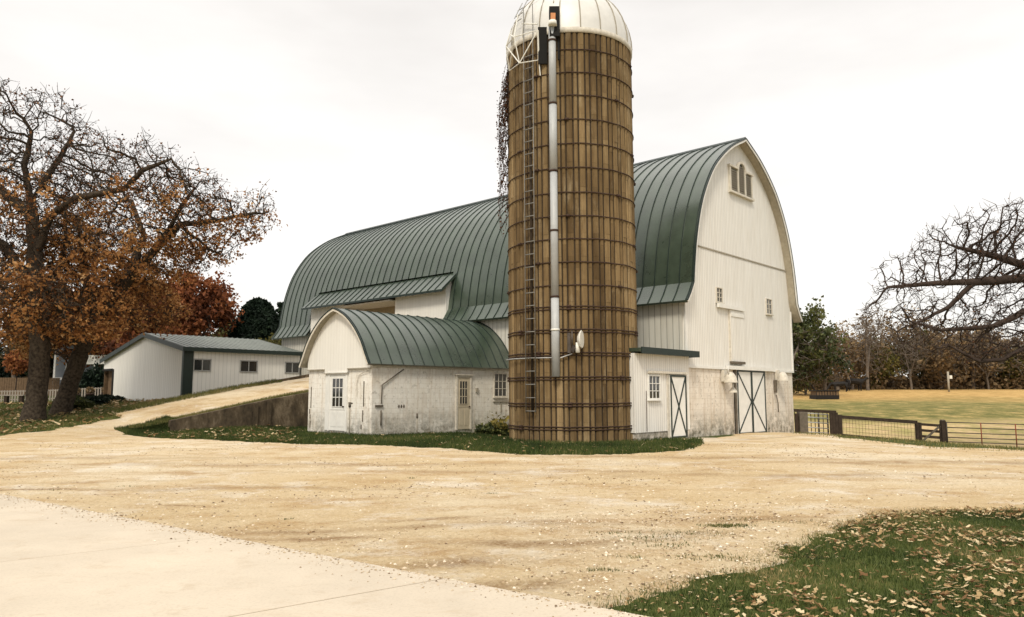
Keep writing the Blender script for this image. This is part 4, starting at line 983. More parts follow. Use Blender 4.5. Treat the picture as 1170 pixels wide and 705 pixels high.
# --- right bare oak beyond the gates
b3x, b3y = gx(1285, 36), 36.0; b3_ = (b3x, b3y, ht(b3x, b3y)-.1)
att3 = att_px([(1180,270,35,80,38,3),(1105,285,35,62,40,2.4),(1050,320,35,52,34,2.2),(1030,350,35,45,26,1.8),(1100,370,35,70,30,2.6),(1180,350,35,70,50,3.5),(1300,230,36,90,80,4),(1400,300,37,90,80,4),(1290,330,33,80,60,3),(1110,400,34,60,14,1.8),(1150,300,37,60,40,3),(1150,250,35,40,26,2),(1075,300,35,40,25,2),(1060,385,34.6,40,18,1.6),(1130,395,34.2,60,22,1.8)], g1, 26.0)
paths3 = [[b3_]+pix_path([(1285,440,36),(1282,380,36),(1290,320,36),(1300,270,36)]),
          pix_path([(1282,385,36),(1240,335,35.5),(1169,318,35.2),(1113,322,35),(1060,324,35),(1015,328,35)]),
          pix_path([(1284,400,36),(1235,350,34.5),(1169,356,34.5),(1135,373,34.5),(1076,377,34.5),(1039,367,34.5)]),
          pix_path([(1282,400,36),(1215,380,34.8),(1169,398,34.4),(1148,410,34.2),(1120,413,34),(1090,398,34)]),
          pix_path([(1240,335,35.5),(1200,308,35.8),(1169,302,36),(1130,291,36),(1093,283,36)]), pix_path([(1113,322,35),(1085,350,35),(1062,362,34.8),(1030,375,34.8)]),
          pix_path([(1290,320,36),(1350,290,36.5),(1420,280,37)])]
def few(tips, g_):
    n = 3500; k = g_.choice(len(tips), n); return [(tips[k]+g_.normal(0, .06, (n, 3)), .06, g_.random(n)*.8, 'dry_leaf')]
make_tree('oak_tree', 'bare dark oak reaching in from the right edge over the metal gate', 'tree', b3_, paths3, att3, seed=9, dk=.30, D=.28, r0=.019, e=2.15, flare=.35, bark='bark_dark', twL=.5, leaf=few, cap=.55, jit=.17)

# --- prototype trees for the woods (built once, copied)
def proto_tree(name, height, rad, bark, leafm, nleaf, lsize, seed, zc=.6, dens=260, twn=3, r0=.03, low=.15):
    g_ = np.random.default_rng(seed)
    att = np.vstack([ell((g_.normal(0, rad*.35), g_.normal(0, rad*.35), height*(zc+g_.normal(0, .12))), (rad*.62, rad*.62, height*.27), dens//3, g_, .1) for _ in range(5)])
    att = att[att[:, 2] > height*low]
    paths = [[(0,0,-.3), (g_.normal(0, .15), g_.normal(0, .15), height*.3), (g_.normal(0, .4), g_.normal(0, .4), height*.62)], [(0,0,height*.22), (rad*.4, g_.normal(0, 1), height*.55)], [(0,0,height*.28), (-rad*.4, g_.normal(0, 1), height*.5)]]
    P, par = colonize(paths, att, .6, 5, .8, seed=seed); r, kids = radii(par, r0, 2.2)
    t = empty(name); limb_mesh('trunk', P, r, kids, M[bark], t, .3)
    V, Fq, tips = twigs(P, r, kids, g_, twn, 1.1, .05, 4.5)
    V = np.array(V); fast('twigs', V, Fq, M[bark], t)
    if nleaf:
        cl0 = fnoise(tips[:, 0]+60, tips[:, 2]+60, .35, seed); w = np.clip(.5+cl0*2.2, .02, 1); k = g_.choice(len(tips), nleaf, p=w/w.sum())
        A_ = tips[k]+g_.normal(0, .3, (nleaf, 3)); cl = fnoise(A_[:, 0]+60, A_[:, 2]+60, .5, seed+1)
        leaf_cards('crown', A_, lsize, np.clip(.45+cl*1.3+g_.normal(0, .16, nleaf), 0, 1), M[leafm], t, seed)
    return t
protos = {'green': [proto_tree('leafy_tree', 10, 3.4, 'bark_grey', 'green_leaf', 2300, .25, 21)],
          'brown': [proto_tree('thicket_tree', 9, 3.3, 'bark_grey', 'brown_leaf', 2300, .22, 23, .5, low=.06), proto_tree('thicket_tree', 9, 3.2, 'bark_grey', 'brown_leaf', 1700, .2, 25, .5, low=.06)],
          'bare': [proto_tree('bare_tree', 10, 3.2, 'bark_grey', None, 0, 0, 27, .6, 320, 4)],
          'yellow': [proto_tree('yellowing_tree', 8, 2.9, 'bark_grey', 'yellow_leaf', 3800, .22, 29, .52, low=.08)],
          'maple': [proto_tree('maple_tree', 10, 4.6, 'bark_dark', 'maple_leaf', 20000, .24, 31, .6, 420, low=.12)]}
used_p = set()
def place_tree(kind, x, y, s, rz, label, group=None, cat='tree', i=0, sz=None, dz=0.0):
    pr = protos[kind][i % len(protos[kind])]
    if pr.name not in used_p: used_p.add(pr.name); t = pr
    else:
        t = pr.copy(); col.objects.link(t)
        for ch in list(pr.children):
            c = ch.copy(); col.objects.link(c); c.parent = t
    t.location = (x, y, ht(x, y)-.1+dz); t.rotation_euler = (0, 0, rz); t.scale = (s, s, sz or s)
    for k in ('label', 'category', 'group'):
        if k in t.keys(): del t[k]
    tag(t, label, cat, group); return t
ordw = ['first', 'second', 'third', 'fourth', 'fifth', 'sixth', 'seventh', 'eighth', 'ninth', 'tenth', 'eleventh', 'twelfth', 'thirteenth', 'fourteenth', 'fifteenth']
# front row of the wood beyond the field: (photo x, distance, kind, height m)
row = [(903,90,'green',9.8),(921,96,'yellow',8),(942,94,'green',11.3),(958,106,'brown',9),(974,112,'brown',10),(992,108,'bare',9.5),(1008,114,'yellow',9),(1022,116,'brown',10.5),(1042,112,'bare',9.5),(1058,117,'yellow',9.5),(1076,113,'brown',10),(1094,118,'green',8.5),(1112,114,'brown',9.5),(1130,112,'bare',9),(1146,117,'brown',9),(1162,114,'yellow',8),(1182,113,'brown',9),(1206,115,'green',9.5),(1240,112,'brown',9)]
cnt = {}; total = {}
for _, _, k, _ in row: total[k] = total.get(k, 0)+1
desc = {'green': 'green-leaved tree, {o} such along the wood edge right of the barn', 'brown': 'brown-leaved tree, {o} such along the wood edge right of the barn',
        'bare': 'leafless grey tree, {o} such along the wood edge right of the barn', 'yellow': 'yellowish-green tree, {o} such along the wood edge right of the barn'}
for i, (px, Y, k, h_) in enumerate(row):
    cnt[k] = cnt.get(k, 0)+1; base_h = {'green': 10.8, 'brown': 8.6, 'bare': 10.6, 'yellow': 7.9}[k]; s = (1.12+.22*math.sin(i*2.7+1))*h_/base_h
    place_tree(k, gx(px, Y), Y, s*1.0, i*1.37, desc[k].format(o=ordw[cnt[k]-1]), 'trees of the wood beyond the field', i=i, sz=s)
# second row, gives the wood depth
row2 = [(930,128,'bare',10),(950,132,'brown',10),(984,130,'brown',11),(1014,134,'green',11),(1048,132,'brown',11),(1084,135,'brown',12),(1120,132,'yellow',11),(1156,134,'brown',11),(1196,133,'brown',11)]
for i, (px, Y, k, h_) in enumerate(row2):
    base_h = {'green': 10.8, 'brown': 8.6, 'bare': 10.6, 'yellow': 7.9}[k]; s = h_/base_h
    place_tree(k, gx(px, Y), Y, s*1.15, i*2.1+.5, '%s tree deep in the far wood, %s from the barn in the back row' % ({'green': 'green', 'brown': 'brown', 'bare': 'leafless', 'yellow': 'yellowish'}[k], ordw[i]), 'trees deep in the wood', i=i+1, sz=s)
# --- left background
place_tree('maple', gx(203, 62), 62, .95, .6, 'dark red maple behind the steel shed', i=0, sz=1.0)
place_tree('maple', gx(120, 66), 66, 1.1, 2.1, 'red-orange tree behind the leaning oak, left of the dark red maple', i=0, sz=.92)
place_tree('green', gx(15, 70), 70, 1.1, .3, 'dark green tree behind the board fence at the far left', sz=.95)
place_tree('green', gx(-45, 66), 66, 1.1, 2.3, 'dark green tree outermost on the left behind the picket fence', sz=1.0)
place_tree('brown', gx(62, 74), 74, 1.2, 1.3, 'brown tree behind the house, between the two oak trunks', sz=1.0)
place_tree('yellow', gx(262, 74), 74, .9, 1.9, 'yellow-green tree between the red maple and the round evergreen', sz=1.0)
place_tree('yellow', gx(312, 62), 62, .75, .9, 'yellow-green tree half hidden by the barn roof end, beneath the spruce', sz=.75)
place_tree('brown', gx(160, 86), 86, 1.3, 2.9, 'large brown tree far behind the red maple', sz=1.0)
def evergreen(name, label, px, Y, h_, rad, kind, seed):
    g_ = np.random.default_rng(seed); x = gx(px, Y); z = ht(x, Y); t = empty(name, (x, Y, z)); tag(t, label, 'evergreen')
    n = 17000; u = g_.random(n)
    if kind == 'round':
        th = g_.random(n)*2*PI; zz = u**.8; prof = np.sqrt(np.clip(1-(zz*1.0)**2.6, 0, 1)); bump_ = 1+.16*np.sin(th*5+zz*7)+.12*np.sin(th*3-zz*11)
        rr = rad*prof*bump_*(g_.random(n)**.33); P = np.c_[rr*np.cos(th), rr*np.sin(th), zz*h_*(1+.03*np.sin(th*4))]
    else:
        tier = np.floor(g_.random(n)**1.25*15); zf = tier/15; k = g_.integers(0, 9, n); th = k*2*PI/9+tier*1.3; l = g_.random(n)**.7; L = rad*(1-zf)*(1+.25*np.sin(k*2.3+tier))+.15
        rr = l*L; P = np.c_[rr*np.cos(th), rr*np.sin(th), h_*(.1+.9*zf)-rr*.25+.25*l*l]+g_.normal(0, .1, (n, 3))*np.c_[np.ones(n), np.ones(n), np.full(n, .6)]
    leaf_cards('crown', P, .26, np.clip(.45+fnoise(P[:, 0]+30, P[:, 2]+30, .9, seed)*1.4+g_.normal(0, .15, n), 0, 1), M['conifer'], t, seed, elong=2)
    mb = MB(); mb.tube([(0,0,-.2), (0,0,h_*.9)], [.22, .03], 8); mb.build('trunk', M['bark_dark'], t)
    return t
evergreen('round_evergreen', 'dense rounded dark evergreen between the red maple and the barn', 291, 68, 8.3, 2.5, 'round', 41)
evergreen('spruce_tree', 'pointed dark spruce rising just left of the barn roof end', 320, 80, 9.6, 2.4, 'spruce', 43)
evergreen('spruce_tree', 'small dark spruce tip beside the yellow-green tree, left of the round evergreen', 257, 78, 8.6, 2.0, 'spruce', 44)
def shrub(name, label, x, y, rad, h_, seed, lm, n=2500, size=.1, stems=8, cat='shrub', group=None):
    g_ = np.random.default_rng(seed); z = ht(x, y); t = empty(name, (x, y, z)); tag(t, label, cat, group)
    d = g_.normal(0, 1, (n, 3)); d[:, 2] = np.abs(d[:, 2]); d /= np.linalg.norm(d, axis=1)[:, None]; P = d*(g_.random(n)**.4)[:, None]*np.array([rad, rad*.8, h_])
    P *= (1+.3*fnoise(d[:, 0]*4+9, d[:, 2]*4+9+d[:, 1]*3, .9, seed)*2)[:, None]
    leaf_cards('foliage', P, size, np.clip(.4+g_.normal(0, .25, n), 0, 1), M[lm], t, seed)
    mb = MB()
    for k in range(stems):
        a = 2*PI*k/stems; mb.tube([(0,0,-.05), (rad*.3*math.cos(a), rad*.3*math.sin(a), h_*.5), (rad*.6*math.cos(a), rad*.5*math.sin(a), h_*.8)], [.02, .012, .006], 4)
    mb.build('stems', M['bark_dark'], t); return t
shrub('shrub', 'low dark green shrub with yellowing leaves between annex window and silo', gx(565, 29.8), 29.8, .8, .5, 51, 'green_leaf', 1300, .1)
sh = bpy.data.objects['shrub']
g_ = np.random.default_rng(5); n_ = 45; Pp = np.c_[g_.normal(.25, .25, n_), g_.normal(-.3, .2, n_), g_.normal(.55, .2, n_)]; leaf_cards('pale_leaves', Pp, .14, g_.random(n_)*.4+.6, M['yellow_leaf'], sh, 5)
shrub('shrub', 'low dark green bush at the foot of the leaning oak', gx(84, 38), 38, 1.0, .75, 53, 'green_leaf', 3000, .1)
shrub('shrub', 'low dark bush along the lawn edge between the oak and the steel shed', gx(103, 41), 41, 1.1, .5, 54, 'conifer', 3000, .1)
shrub('shrub', 'dark spreading bush right beside the corner post of the steel shed', gx(122, 43.5), 43.5, 1.1, .42, 56, 'conifer', 2600, .1)
shrub('shrub', 'tall dark bush in front of the grey house, left of the steel shed', gx(112, 57), 57, 1.5, 2.6, 55, 'conifer', 4200, .18)
# vine hanging on the silo's left edge
vn = empty('hanging_vine', (SX, SY, 0)); tag(vn, 'bare vine hanging down the left edge of the silo from its rim', 'vine')
g_ = np.random.default_rng(61); V = []; Fq = []; mb = MB(); tips = []
for k in range(30):
    d = -178+g_.normal(0, 7); z = 13.7-g_.random()*1.2; L = 1.2+g_.random()*(4.6 if k < 26 else 2.5); p = [pol(d, z, SR+.07)]; r_ = SR+.07; dd_ = d
    m_ = int(L/.22)
    for i in range(m_): z -= .22; r_ = min(SR+.38, max(SR+.06, r_+g_.normal(.015, .06))); dd_ += g_.normal(0, 1.1); p.append(pol(dd_, z, r_)); tips.append(p[-1])
    mb.tube(p, .009, 3)
mb.build('stems', M['bark_dark'], vn); tips = np.array(tips); k = g_.choice(len(tips), 1100); leaf_cards('dry_foliage', tips[k]+g_.normal(0, .05, (1100, 3)), .055, g_.random(1100)*.5, M['dry_leaf'], vn, 3)

# ------------------------------------------------------------------ grass, leaves, stones
def scatter(poly, n, g_, cond=None):
    P = np.array(poly); lo, hi = P.min(0), P.max(0); out = []; tot = 0
    while tot < n:
        q = g_.random((n*2, 2))*(hi-lo)+lo; q = q[sdf(q[:, 0], q[:, 1], poly) > 0]
        if cond is not None: q = q[cond(q)]
        if len(q) == 0: continue
        out.append(q); tot += len(q)
    return np.vstack(out)[:n]
def blades(name, XY, h_, w_, matl, g_, lean=.5, z=None, tone=None):
    n = len(XY); z = hts(XY[:, 0], XY[:, 1]) if z is None else z; a = g_.random(n)*2*PI; H_ = h_*(.5+.9*g_.random(n)); W = w_*(.6+.8*g_.random(n))
    b_ = np.c_[XY, z-.01]; s = np.c_[np.cos(a), np.sin(a), np.zeros(n)]*W[:, None]/2; l = g_.random(n)*2*PI; ln = lean*H_*g_.random(n)
    t = b_+np.c_[np.cos(l)*ln, np.sin(l)*ln, H_]; m_ = (b_+t)/2+np.c_[np.zeros((n, 2)), H_*.1]
    V = np.stack([b_-s, b_+s, m_+s*.7, t, m_-s*.7], 1).reshape(-1, 3); i = np.arange(n)*5
    Fc = np.c_[i, i+1, i+2, i+3, i+4]
    if tone is None: tone = np.clip(.42+fnoise(XY[:, 0]+40, XY[:, 1]+40, .7, 8)*1.0+g_.normal(0, .2, n), 0, 1)
    o = fast(name, V, Fc, matl, tone=tone); tag(o, kind='stuff'); return o
ggr = np.random.default_rng(77)
def gsd(q): return sdf(q[:, 0], q[:, 1], gravel_poly)+edge_noise(q[:, 0], q[:, 1])
# lawn at lower right
lawn = [gp(*q) for q in [(690,699),(740,686),(800,668),(880,642),(935,612),(1005,587),(1080,582),(1170,583)]]+[(14, 11.8), (9, 5), (4, 3.2), (.5, 3.6)]
lawn = [(x-.25, y+.15) if i < 8 else (x, y) for i, (x, y) in enumerate(lawn)]
q = scatter(lawn, 150000, ggr, lambda q: gsd(q) < .05+ggr.random(len(q))**3*1.1)
tn = np.clip(.46+fnoise(q[:, 0]+40, q[:, 1]+40, 1.3, 8)*1.5+ggr.normal(0, .2, len(q))+np.clip(gsd(q)*.9+.25, 0, .6), 0, 1)
tag(blades('grass', q, .046, .0065, M['blade'], ggr, .7, tone=tn), 'short green lawn grass at the lower right corner', 'grass')
def litter(name, q, size, seed, label, flatness=.65, lift=.035, tones=None):
    g_ = np.random.default_rng(seed); n = len(q); z = hts(q[:, 0], q[:, 1])+lift*(.5+g_.random(n))
    # curled lobed leaves: 5x3 cupped strip with jagged sides
    V = []; Fc = []; tn = []
    ang = g_.random(n)*2*PI; tilt = g_.normal(0, .28, n); roll = g_.normal(0, .28, n); S = size*(.5+.9*g_.random(n)); curl = g_.uniform(-.5, 1.4, n); wv = g_.random((n, 5))
    prof = [.12, .62, .38, .72, .3, .05]
    for i in range(n):
        ca, sa = math.cos(ang[i]), math.sin(ang[i]); b0_ = len(V); s = S[i]
        for k in range(6):
            x = (k/5-.5); w = prof[k]*(.55+.6*wv[i, k % 5]); zc = curl[i]*x*x*.9
            for j in (-1, 0, 1):
                lx, ly, lz = x*s*1.4, j*w*s*.6, s*(zc+abs(j)*w*.45*curl[i])
                lz += lx*math.sin(tilt[i])+ly*math.sin(roll[i]); V.append((q[i, 0]+lx*ca-ly*sa, q[i, 1]+lx*sa+ly*ca, z[i]+lz))
        t = min(1, max(0, g_.normal(.55, .28))) if tones is None else tones[i]
        for k in range(5):
            for j in (0, 1): a = b0_+k*3+j; Fc.append((a, a+1, a+4, a+3)); tn.append(t)
    o = fast(name, V, Fc, M['litter'], tone=tn); tag(o, label, 'fallen leaves', kind='stuff'); return o
# leaves gather in drifts
q = scatter(lawn, 9000, ggr, lambda q: (gsd(q) < .0) & (fnoise(q[:, 0]+5, q[:, 1]+5, 1.1, 12)*1.8+ggr.random(len(q))*.5 > .2))
litter('fallen_leaves', q, .044, 5, 'tan and brown leaves lying in the lawn at the lower right')
q = scatter(lawn, 1500, ggr, lambda q: (np.abs(gsd(q)+.25) < .35))
litter('leaf_crumbs', q, .022, 6, 'small brown leaf bits along the lawn edge at the lower right', lift=.02)
# strip round silo and annex
strip = [gp(*q) for q in [(138,494),(180,501.5),(260,504.5),(348,508.5),(424,509.5),(500,513),(600,521),(680,522),(760,518),(805,510)]]+[ab(-1.0, -1.2), ab(-1.8, .1), ab(-5.5, 3), ab(-3, 8.7), ab(-7.5, 8.6), ab(-7.6, 12.9), ab(-5, 13), ab(-4, 17.1), ab(-11.2, 17.1), ab(-13, 17.8)]
inside = lambda q: gsd(q) < .1+ggr.random(len(q))*.15
q = scatter(strip, 90000, ggr, inside)
tag(blades('grass', q, .13, .016, M['blade'], ggr, .6), 'dark green grass strip around silo and annex', 'grass')
q = scatter([gp(*p) for p in [(138,494),(180,501.5),(260,504.5),(348,508.5)]]+[ab(-7.8, 13.5), ab(-6, 17.1), ab(-11.2, 17.1), ab(-13, 17.8)], 380, ggr, inside)
litter('fallen_leaves', q, .1, 15, 'brown leaves lying in the grass below the retaining wall', lift=.09)
q = scatter(strip, 500, ggr, inside); litter('leaf_crumbs', q, .07, 16, 'scattered leaf bits in the grass strip around silo and annex', lift=.08)
# grass cap along the top of the retaining wall and the lip of the ramp's far side
def ramp_scatter(a0_, a1_, b0_, b1_, n):
    B_ = ggr.uniform(b0_, b1_, n); A_ = ggr.uniform(a0_, a1_, n); XY = np.array([ab(b, a) for b, a in zip(B_, A_)]); Z = np.array([ramp_z(b, a) for b, a in zip(B_, A_)]); return XY, Z
XY, Z = ramp_scatter(17.45, 17.95, -12.6, -.2, 9000); Z = np.maximum(Z, hts(XY[:, 0], XY[:, 1]))
tag(blades('grass', XY, .11, .016, M['blade_dry'], ggr, .7, z=Z), 'dry grass along the retaining wall top', 'grass')
XY, Z = ramp_scatter(17.3, 18.6, -12.9, -10.9, 10000); B_ = (XY-np.array([OX, OY]))@BX; A_ = (XY-np.array([OX, OY]))@AX; T_ = hts(XY[:, 0], XY[:, 1]); wv_ = np.clip((B_+14.6)/3, 0, 1)*(1-(1-np.clip((A_-17.5)/1.3, 0, 1))*np.clip((-10.9-B_)/.5, 0, 1))
kp = A_ < 18.2+.5*ggr.random(len(A_)); Z = np.maximum(T_, (T_-.05)*(1-wv_)+Z*wv_)
tag(blades('grass', XY[kp], .13, .018, M['blade'], ggr, .7, z=Z[kp]), 'grass on the bank at the low end of the retaining wall', 'grass')
# left lawn
L_ = [(-60, 29.5), (-40, 30)]+[(x, y+.1) for x, y in up]+[ramp_l, ab(-7.2, 22.2), ab(-4.5, 22.3), ab(-.5, 22.3), ab(-.5, 25.4), ab(-7.2, 25.4), ab(-7.4, 36), (-38, 55), (-70, 55)]
q = scatter(L_, 85000, ggr, lambda q: (gsd(q) < .1))
q = q[np.argsort(q[:, 1])]
tag(blades('grass', q, .13, .022, M['blade_dry'], ggr, .7, tone=np.clip(.3+fnoise(q[:, 0]+40, q[:, 1]+40, .5, 18)*1.1+ggr.normal(0, .2, len(q)), 0, 1)), 'yellow-green lawn under the oaks', 'grass')
q = scatter(L_, 5200, ggr, lambda q: (gsd(q) < .1) & (q[:, 1] < 44) & (fnoise(q[:, 0]+5, q[:, 1]+5, .5, 22)+ggr.random(len(q))*.4 > .12))
litter('fallen_leaves', q, .14, 25, 'brown oak leaves lying over the lawn beneath the oaks', lift=.09)
XY, Z = ramp_scatter(21.6, 22.5, -13.5, -3.5, 6000); Z = np.maximum(Z, hts(XY[:, 0], XY[:, 1]))
tag(blades('grass', XY, .13, .02, M['blade_dry'], ggr, .7, z=Z), 'brown weeds along the far edge of the ramp', 'grass')
# fence line grass on the right
FL = [gp(*p) for p in [(905,497),(958,502),(1070,514),(1170,518)]]+[(34, 33), (34, 37), (22, 37.6), (14, 38)]
q = scatter(FL, 9000, ggr, lambda q: ggr.random(len(q)) < .9)
tag(blades('grass', q, .10, .02, M['blade_dry'], ggr, .6, tone=np.clip(.5+fnoise(q[:, 0]+40, q[:, 1]+40, .5, 18)*1.1+ggr.normal(0, .2, len(q)), 0, 1)), 'dry grass under the right-hand fence and gates', 'grass')
# loose stones and tufts on the gravel
yard = [(-9, 12.8), (.7, 5.9), (8, 11.6), (14, 13), (14, 24), (-16, 26)]
def stones(name, q, size, seed, label, dz=.024):
    g_ = np.random.default_rng(seed); n = len(q); z = hts(q[:, 0], q[:, 1])+dz; s = size*(.35+g_.random(n)**3*1.6)
    base = np.array([(1,0,0), (0,1,0), (-1,0,0), (0,-1,0), (0,0,.75), (0,0,-.4)]); j = g_.normal(1, .22, (n, 6, 1)); V = base[None]*j*s[:, None, None]; a = g_.random(n)*6.3; ca, sa = np.cos(a)[:, None], np.sin(a)[:, None]
    x = V[:, :, 0]*ca*1.3-V[:, :, 1]*sa; y = V[:, :, 0]*sa*1.3+V[:, :, 1]*ca; V = np.stack([x+q[:, 0:1], y+q[:, 1:2], V[:, :, 2]+z[:, None]], 2).reshape(-1, 3)
    i = np.arange(n)*6; Fc = np.stack([np.c_[i+a_, i+b_, i+4] for a_, b_ in ((0,1),(1,2),(2,3),(3,0))], 1).reshape(-1, 3)
    o = fast(name, V, Fc, M['stone'], tone=np.repeat(np.clip(g_.normal(.5, .3, n), 0, 1), 4), smooth=False); tag(o, label, 'loose stones', kind='stuff')
q = scatter(yard, 13000, ggr, lambda q: (sdf(q[:, 0], q[:, 1], gravel_poly) > .05) & (ggr.random(len(q)) < np.clip(9/q[:, 1], 0, 1)**2))
stones('stones', q, .010, 31, 'loose gravel stones strewn over the yard')
q = scatter(yard, 22000, ggr, lambda q: sdf(q[:, 0], q[:, 1], gravel_poly) > .05); q = q[:11000]; stones('stones', q, .013, 37, 'larger mixed stones lying all over the yard')
near = [(-2.5, 8.4), (.7, 6.0), (6.5, 10.8), (3, 11.5)]
q = scatter(near, 9000, ggr, lambda q: sdf(q[:, 0], q[:, 1], gravel_poly) > .03); stones('stones', q, .009, 33, 'pale gravel stones gathered by the driveway corner')
t_ = ggr.random(2600)*11.5; k_ = np.abs(ggr.normal(0, 1, 2600))**1.6*.13+.01; q = E0[None]+ed[None]*t_[:, None]+jd[None]*k_[:, None]
stones('stones', q, .007, 35, 'gravel bits spilled over the driveway edge', .054)
cl = [gp(*p) for p in [(830,604),(818,640),(790,612),(470,548),(750,618),(706,612),(690,655),(560,566),(330,596),(150,558),(60,562),(770,626),(845,596),(905,600),(720,640)]]
q = np.vstack([np.array(c)+ggr.normal(0, 1, (int(n_), 2))*np.array([s, s*.4]) for c, (n_, s) in zip(cl, [(700,.14),(260,.2),(200,.25),(30,.06),(160,.25),(80,.15),(100,.1),(40,.06),(40,.06),(70,.15),(60,.2),(90,.2),(60,.15),(150,.3),(60,.1)])])
tag(blades('weeds', q, .035, .01, M['blade_dry'], ggr, .9, z=hts(q[:, 0], q[:, 1])+.02, tone=np.clip(ggr.normal(.25, .2, len(q)), 0, 1)), 'small weed tufts growing in the gravel', 'weeds')
q = scatter(yard, 2600, ggr, lambda q: (sdf(q[:, 0], q[:, 1], gravel_poly) > .05) & (fnoise(q[:, 0]+5, q[:, 1]*2.5+5, .3, 92) > .06))
litter('leaf_crumbs', q, .03, 46, 'dark leaf bits and debris strewn over the gravel', lift=.02, tones=np.clip(ggr.normal(.12, .14, 2600), 0, 1))

# ------------------------------------------------------------------ fences, gates, cattle on the right
def pt(px, Y): x = gx(px, Y); return Vector((x, Y, ht(x, Y)))
def rel(o, p): return Vector(p)-Vector(o)
A_, B_ = pt(958, 37.2), pt(1046, 36.6)
bf = empty('wire_fence', tuple(A_)); tag(bf, 'dark wooden fence bay with top and bottom rail filled with wire mesh', 'fence')
d = B_-A_
for p in (Vector((0,0,0)), d): mb = MB(); mb.bar(p+Vector((0,0,-.2)), p+Vector((0,0,1.12)), .17); mb.build('post', M['wood_dark'], bf)
mb = MB(); mb.bar(Vector((0,0,1.02)), d+Vector((0,0,1.12)), .1, .16); mb.bar(Vector((0,-.02,.14)), d+Vector((0,-.02,.18)), .1, .15); mb.build('rails', M['wood_dark'], bf)
mb = MB(); n = 24
for i in range(1, n): p = d*(i/n); mb.tube([p+Vector((0,0,.15)), p+Vector((0,0,1.1))], .006, 3)
for z in (.35, .55, .75, .92): mb.tube([Vector((0,0,z)), d+Vector((0,0,z+.06))], .006, 3)
mb.build('wire_mesh', M['rust'], bf)
C_ = pt(1075, 36.0); d = C_-B_; ln = d.normalized()
wg = empty('wooden_gate', tuple(B_)); tag(wg, 'small wooden gate of four boards with a diagonal brace, between wire fence and tube gate', 'gate')
s0, s1 = d*.1, d*.88
for z in (.2, .48, .76, 1.04): mb = MB(); mb.bar(s0+Vector((0,0,z)), s1+Vector((0,0,z)), .05, .12); mb.build('board', M['wood_dark'], wg)
mb = MB(); mb.bar(s0+Vector((0,-.05,.2)), s1+Vector((0,-.05,1.04)), .04, .1); mb.build('brace', M['wood_grey'], wg)
mb = MB()
for s_ in (s0, s1): mb.bar(s_+Vector((0,-.04,.1)), s_+Vector((0,-.04,1.12)), .1, .05)
mb.build('stile', M['wood_dark'], wg, split=True)
gpst = empty('gate_post', tuple(C_)); tag(gpst, 'tall dark wooden post at the hinge end of the small board gate', 'post')
mb = MB(); mb.bar((0,0,-.2), (0,0,1.28), .2); mb.build('shaft', M['wood_dark'], gpst); mb = MB(); mb.bar((-.0,0,1.275), (0,0,1.33), .17); mb.build('cap', M['wood_grey'], gpst)
D0, D1 = pt(1079, 35.9), pt(1215, 35.0)
tg = empty('tube_gate', tuple(D0)); tag(tg, 'long metal tube gate with rust-red uprights at the right edge', 'gate')
d = D1-D0
for z in (.12, .32, .52, .74, .98, 1.22): mb = MB(); mb.tube([Vector((0,0,z)), d+Vector((0,0,z))], .024, 6); mb.build('rail', M['gate_metal'], tg)
for f, m_ in ((0, 'gate_metal'), (.29, 'rust_red'), (.58, 'rust_red'), (.97, 'gate_metal')): mb = MB(); mb.tube([d*f+Vector((0,-.03,.1)), d*f+Vector((0,-.03,1.24))], .026, 6); mb.build('upright', M[m_], tg)
# small gate beside the barn corner
G0, G1 = pt(915.5, 36.2), pt(951, 37.0)
po = empty('stout_post', tuple(G0)); tag(po, 'stout grey weathered post right beside the barn corner', 'post'); mb = MB(); mb.bar((0,0,-.2), (0,0,1.12), .38); mb.build('shaft', M['wood_grey'], po); mb = MB(); mb.bar((-.28,0,-.2), (-.28,0,1.05), .14); mb.build('side_post', M['wood_dark'], po)
sg = empty('metal_gate', tuple(G0)); tag(sg, 'short galvanised gate between the grey post and the dark fence panel near the barn', 'gate'); d = G1-G0
for z in (.2, .42, .66, .9, 1.08): mb = MB(); mb.tube([d*.16+Vector((0,0,z)), d*.82+Vector((0,0,z))], .026, 6); mb.build('rail', M['galv'], sg)
mb = MB()
for f in (.16, .5, .82): mb.tube([d*f+Vector((0,0,.15)), d*f+Vector((0,0,1.12))], .024, 6)
mb.build('uprights', M['gate_metal'], sg)
fp = empty('fence_panel', tuple(G1)); tag(fp, 'dark solid wooden panel and long top rail behind the galvanised gate', 'fence')
for k in range(3): mb = MB(); mb.box(-.18+k*.13, -.06+k*.13, -.05, .05, -.2, 1.2); mb.build('board', M['wood_dark'], fp)
mb = MB(); q0 = pt(900, 37.8)-G1; mb.bar(Vector((q0.x, q0.y, 1.3)), Vector((.2, .12, 1.22)), .06, .14); mb.build('top_rail', M['wood_dark'], fp)
mb = MB()
for k in range(12): f = k/11; p = Vector((q0.x*(1-f), q0.y*(1-f)+.1, 0)); mb.tube([p+Vector((0,.15,-.2)), p+Vector((0,.15,1.2))], .02, 4)
mb.build('palings', M['wood_dark'], fp)

